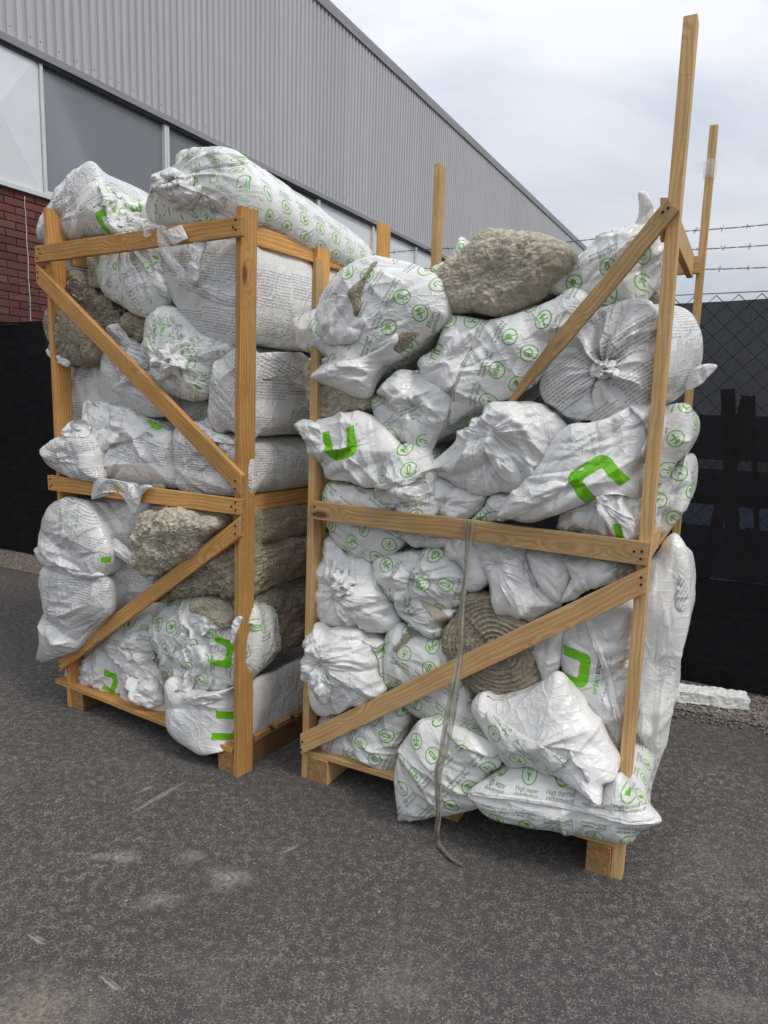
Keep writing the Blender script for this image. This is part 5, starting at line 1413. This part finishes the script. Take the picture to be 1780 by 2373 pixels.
# lower half
o = bag('white bag gathered tight with clear tape under the left end of the middle rail', CR, 'G190,1240 182,1180 200,1050 215,960 240,900 292,828 335,852 390,932 480,958 570,1010 612,1120 640,1200 690,1300 735,1392 640,1452 500,1432 300,1400 220,1330', .04, .11, .5, base='p', crum=1.6, pleat=('G370,1150', 18, .010), tone=1.04)
knot(o, CR, 'G370,1140', -.06, 22, 28, 21, 1.0)
o = bag('white bag with faint green icons in the middle of the lower right crate', CR, 'G575,995 640,950 740,935 830,922 1000,900 1100,960 1145,1040 1185,1180 1155,1282 1090,1300 1010,1312 900,1290 780,1270 690,1250 640,1180', .03, .11, .5, base='i', ang=75, uvo=(.13, .05), crum=1.7, tone=1.03)
o2 = bag('bag drawn tight into a puckered end, crossed by a tan tape', CR, 'G680,1262 700,1235 760,1230 900,1210 1000,1290 1100,1310 1090,1350 1022,1400 1012,1468 940,1492 850,1442 720,1352', .0, .09, .45, base='i', ang=10, crum=1.5, pleat=('G800,1340', 16, .008), tone=1.03)
flap(o2, CR, 'G838,1212 870,1200 905,1203 1000,1310 1062,1372 1040,1420 1015,1425 930,1330', -.09, name='tan_tape', mat=M['tape'], bulge=.006, crum=.7, lumps=.6)
bag('upright bag hanging below the middle of the right crate\'s middle rail', CR, 'G1030,860 1240,870 1290,980 1320,1100 1262,1182 1185,1185 1135,1010 1060,940', .05, .08, .5, base='p', crum=1.5, lin=85, tone=1.03)
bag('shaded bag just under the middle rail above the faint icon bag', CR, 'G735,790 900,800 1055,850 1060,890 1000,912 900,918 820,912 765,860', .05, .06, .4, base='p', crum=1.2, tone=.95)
o = bag('white bag with swirling gathered folds right of the wool spiral', CR, 'H125,965 250,985 440,1028 470,1100 500,1180 535,1260 662,1375 600,1420 560,1442 472,1487 350,1432 240,1372 212,1250 150,1130', .02, .12, .5, base='p', crum=1.5, pleat=('H290,1090', 20, .008), tone=1.07)
bag('smooth rounded bag fold under the right part of the middle rail', CR, 'H455,1035 600,1050 692,1088 728,1200 665,1372 560,1302 510,1220 470,1130', .03, .10, .4, base='p', crum=1.0, tone=1.04)
o = bag('white bag with vertical folds beneath the middle rail\'s right end', CR, 'H665,1085 800,1090 950,1105 1060,1122 1045,1170 1022,1222 850,1282 662,1372 700,1290 728,1200', .04, .08, .4, base='p', crum=1.7, lin=80, tone=1.0)
lump('small knob of wool between middle rail and lower brace at right', CR, 'H1018,1160 1060,1120 1150,1150 1130,1190 1060,1212 1025,1200', .05, .05, .3, .5)
lump('large coiled wool roll end showing its layers behind the lower right brace', CR, 'S1025,1464 1040,1440 1062,1420 1078,1385 1100,1370 1130,1375 1173,1412 1222,1437 1240,1470 1246,1510 1257,1579 1235,1593 1181,1608 1148,1617 1114,1600 1080,1570 1050,1535 1030,1495', .03, .08, .55, .55, spiral=('S1165,1500', .0175, .011), mat='wool_dark')
bag('small white bag tucked between wool coil and big marked bag', CR, 'J440,300 560,220 665,185 662,300 645,430 532,545 510,470 480,380', .06, .08, .5, base='p', crum=1.0, lin=60)
o = bag('big upright bag with the full green and black logo behind the lower brace', CR, 'J655,260 665,190 740,140 800,100 1000,20 1165,0 1168,300 1140,700 1120,900 1102,1062 1060,1052 1020,1030 950,882 800,702 700,592 660,500 648,440 640,340', .02, .13, .6, base='p', logo=('F', 'J745,437', 86, 1.0), crum=.75, lin=4, tone=1.03)
flap(o, CR, 'J825,110 850,120 905,260 985,440 1030,620 1085,840 1078,950 1100,1060 1062,1052 1030,940 1040,820 1000,640 950,460 880,300', -.088, name='taped_seam', bulge=.006, crum=.5, lumps=.7, tone=1.08)
o = bag('white bag with a stained torn corner lying over the bottom right bag', CR, 'J45,662 120,602 200,652 330,625 450,582 560,500 622,460 680,490 725,600 810,700 905,802 960,880 1005,955 1062,1062 1022,1200,-.06 935,1240,-.09 923,1383,-.13 830,1322,-.125 690,1222,-.09 600,1172,-.06 450,1112,-.02 320,1122 250,1062 150,902 100,820 45,722', -.03, .11, .6, base='p', crum=.8, dirt=1.0, tone=1.04, lin=40)
flap(o, CR, 'J140,740 220,790 330,870 500,960 640,1040 700,1060 660,1110 560,1170 450,1112 320,1122 250,1062 160,905', -.055, name='printed_seam_side', base='i', ang=-33, uvo=(.0, .14), bulge=.03, crum=.5, tone=.93)
flap(o, CR, 'J715,1000 760,1050 830,1120 850,1180 850,1230 820,1200 790,1130 740,1080', -.135, name='dirty_tear', crum=2.5, dirt=2.0, tone=.8, bulge=.02)
o = bag('front bottom bag printed with rows of icons, its pointed corner past the right post', CR, 'J15,1297,-.05 100,1222,-.04 200,1165,-.02 320,1122 450,1115 560,1150 690,1212 800,1240 900,1262 1000,1180 1060,1160 1092,1192 1140,1265 1180,1342 1270,1420 1345,1487 1270,1520 1200,1562 1142,1632 1050,1634 900,1602 700,1562 500,1532 330,1492 150,1432,-.04 80,1372,-.05', -.075, .10, .5, base='i', pin=('J425,1185', (.162, .442), 'J1120,1320', .324), crum=.55, tone=.99, lumps=.8, exp=3)
flap(o, CR, 'J18,1291 200,1299 450,1331 700,1372 950,1452 1150,1488 1340,1480 1344,1494 1150,1510 950,1474 700,1394 450,1353 200,1320 18,1304', -.14, name='seam', bulge=.006, crum=.5, lumps=.5)
o = bag('bottom bag spilling over the deck\'s front edge left of the hanging strap', CR, 'I858,1642 882,1618 865,1480 845,1340 862,1200 890,1120 930,1050 1040,890 1120,890 1200,902 1380,952 1540,1032 1605,1092 1660,1190 1660,1245 1562,1282 1552,1362 1480,1420 1540,1520 1500,1562 1350,1600 1200,1622 1050,1645 960,1652 882,1668', -.06, .11, .5, base='i', pin=('I1020,1290', (.162, .442), 'I1150,1150', .108), crum=.9, lin=-40, tone=.99)
flap(o, CR, 'I1240,930 1380,950 1535,1030 1600,1090 1660,1185 1580,1170 1480,1140 1380,1110 1290,1040', -.13, name='corner_ear', base='i', ang=-20, bulge=.03, crum=1.0)
o = bag('icon covered bag behind the lower brace with a hole near its top', CR, 'I755,400 780,290 800,200 845,165 892,145 935,190 970,230 1100,260 1255,272 1310,420 1380,560 1445,705 1442,790 1500,910 1548,1032 1400,952 1240,912 1150,902 1000,852 930,792 862,662 780,642', .02, .10, .5, base='i', pin=('I925,380', (.162, .442), 'I1115,490', .108), crum=.9, tone=.95)
blob('hole', CR, 'I905,240 935,222 972,232 960,270 920,300 900,320 850,370 832,340 870,310 900,290', -.055, .006, .01, .9, parent=o, wool=.2, mat=M['wool_dark'], drape=drape_of(o, .004))  # dark patch on the film, painted shade in place of an opening
o = bag('crumpled white bag low in the right crate beside its left post', CR, 'I140,440 155,350 180,270 240,142 300,152 340,185 400,178 560,202 622,272 700,290 745,300 720,360 745,450 742,550 778,662 720,700 682,742 642,797 600,792 560,772 400,842 280,852 220,782 190,650 160,560', .0, .11, .5, base='p', crum=1.5, pleat=('I330,400', 14, .007), tone=1.05)
flap(o, CR, 'I600,275 720,258 842,255 862,300 800,340 770,400 775,520 760,560 720,420 680,340', -.04, name='printed_edge', base='i', ang=-70, bulge=.03, crum=1.3)
flap(o, CR, 'I195,540 260,480 330,560 360,640 320,770 290,770 230,700', -.11, name='printed_edge', base='i', ang=-40, bulge=.03, crum=2.0)
bag('icon printed bag on the deck at the right crate\'s bottom left', CR, 'I265,890 300,850 440,830 700,790 900,785 962,860 942,950 905,1060 872,1150 842,1282 700,1284 600,1240 500,1192 300,1112 265,1000', .03, .10, .5, base='i', ang=68, uvo=(.0, .25), tone=.97, crum=.9, lin=-40)
# hidden rolls that fill the depth of both crates
for C, W in ((CL, -1.15), (CR, -1.1)):
    pass
# clear strap that hangs from the right crate's middle rail to the asphalt
def strap():
    C = CR
    top = [C.px(p, -.030) for p in pts('G1185,745')]
    px = pts('G1182,735 G1178,870 G1160,1050 G1140,1200 G1128,1400 I1360,300 I1335,480 I1310,640 I1275,840 I1250,1000 I1225,1130 I1180,1280 I1180,1450 I1185,1620 I1165,1760')
    de = C.loc(on_ground(pts('I1172,1815')[0]))[1]
    P = []
    for i, p in enumerate(px): P.append(C.px(p, -.034 if i < 2 else (-.034 - .125 * min(1, (i - 1) / 6.0) if i < 8 else -.159 + (min(de, -.16) + .159) * (i - 7) / (len(px) - 8.0))))
    for s in ('I1170,1815', 'I1185,1850', 'I1210,1885', 'I1235,1915', 'I1262,1942', 'I1290,1965', 'I1320,1985', 'I1350,1998', 'I1374,2003'):
        P.append(on_ground(pts(s)[0], .010))
    P = np.array(P); W = [.013, .011, .008, .008, .008, .009, .014, .018, .020, .018, .016, .014, .010, .009, .010, .010, .012, .013, .013, .014, .014, .013, .012, .006]
    from_i = np.linspace(0, len(P) - 1, 90); Q = np.stack([np.interp(from_i, np.arange(len(P)), P[:, k]) for k in range(3)], 1); W = np.interp(from_i, np.arange(len(W)), W)
    V, F = [], []; nn = 9
    for i in range(len(Q)):
        t = Q[min(i + 1, len(Q) - 1)] - Q[max(0, i - 1)]; t /= np.linalg.norm(t)
        side = np.cross(t, C.eb); side /= np.linalg.norm(side); o_ = np.cross(side, t)
        for j in range(nn):
            x = (j / (nn - 1) - .5) * 2
            V.append(Q[i] + side * x * W[i] + o_ * (.006 * math.sin(x * 7 + i * .13) + .003 * math.sin(x * 15 + i * .4)))
    for i in range(len(Q) - 1):
        for j in range(nn - 1): F.append((i * nn + j, i * nn + j + 1, (i + 1) * nn + j + 1, (i + 1) * nn + j))
    V = np.array(V); V[:, 2] = np.maximum(V[:, 2], .006)
    loc = np.array([V[:, 0].mean(), V[:, 1].mean(), V[:, 2].min()])
    me = mesh_np('film_strap', V - loc, F, True)
    o = link('film_strap', me, M['film'], None, loc)
    tag(o, 'twisted strap of clear film hanging from the right crate\'s middle rail to the asphalt', 'strap')
strap()
# thin clear film wound between the two tall posts
def wrap():
    C = CR; rt_ = rrt
    e = MB()
    c = [C.at(rt_[0], 1.167, 0)]
    z0, z1 = C.loc(C.px(pts('K860,1165')[0], 1.15))[2], C.loc(C.px(pts('K850,1300')[0], 1.15))[2]
    for z, r in ((z1, .026), (z1 + (z0 - z1) * .35, .027), (z1 + (z0 - z1) * .7, .0265), (z0, .025)): pass
    n = 8
    P = [(z1, .0265), (z1 + (z0 - z1) * .4, .028), (z1 + (z0 - z1) * .75, .027), (z0, .0255)]
    V, F = [], []
    for z, r in P:
        for k in range(n):
            a = 2 * math.pi * k / n + .4
            V.append(C.at(rt_[0] + r * math.cos(a), 1.167 + r * math.sin(a), z))
    for i in range(len(P) - 1):
        for k in range(n): F.append((i * n + k, i * n + (k + 1) % n, (i + 1) * n + (k + 1) % n, (i + 1) * n + k))
    k = len(V)
    a = C.at(rt_[0], 1.14, z0 - .03); b = C.px(pts('K655,1255')[0], .09); m2 = C.px(pts('K510,1330')[0], -.01)
    for i in range(13):
        t = i / 12; q = a + (b - a) * t; w = .035 * (1 - t) + .004
        V += [q + np.array([0, 0, w]), q - np.array([0, 0, w * .8]) + C.eb * .01 * math.sin(i)]
    for i in range(12): F.append((k + 2 * i, k + 2 * i + 1, k + 2 * i + 3, k + 2 * i + 2))
    V = np.array(V); loc = V.mean(0); loc[2] = V[:, 2].min()
    tag(link('film_wrap', mesh_np('film_wrap', V - loc, F), M['film_clear'], None, loc), 'thin clear film wound round the rear tall post, blowing towards the front one', 'film')
wrap()
print('done', round(time.time() - T0, 2))
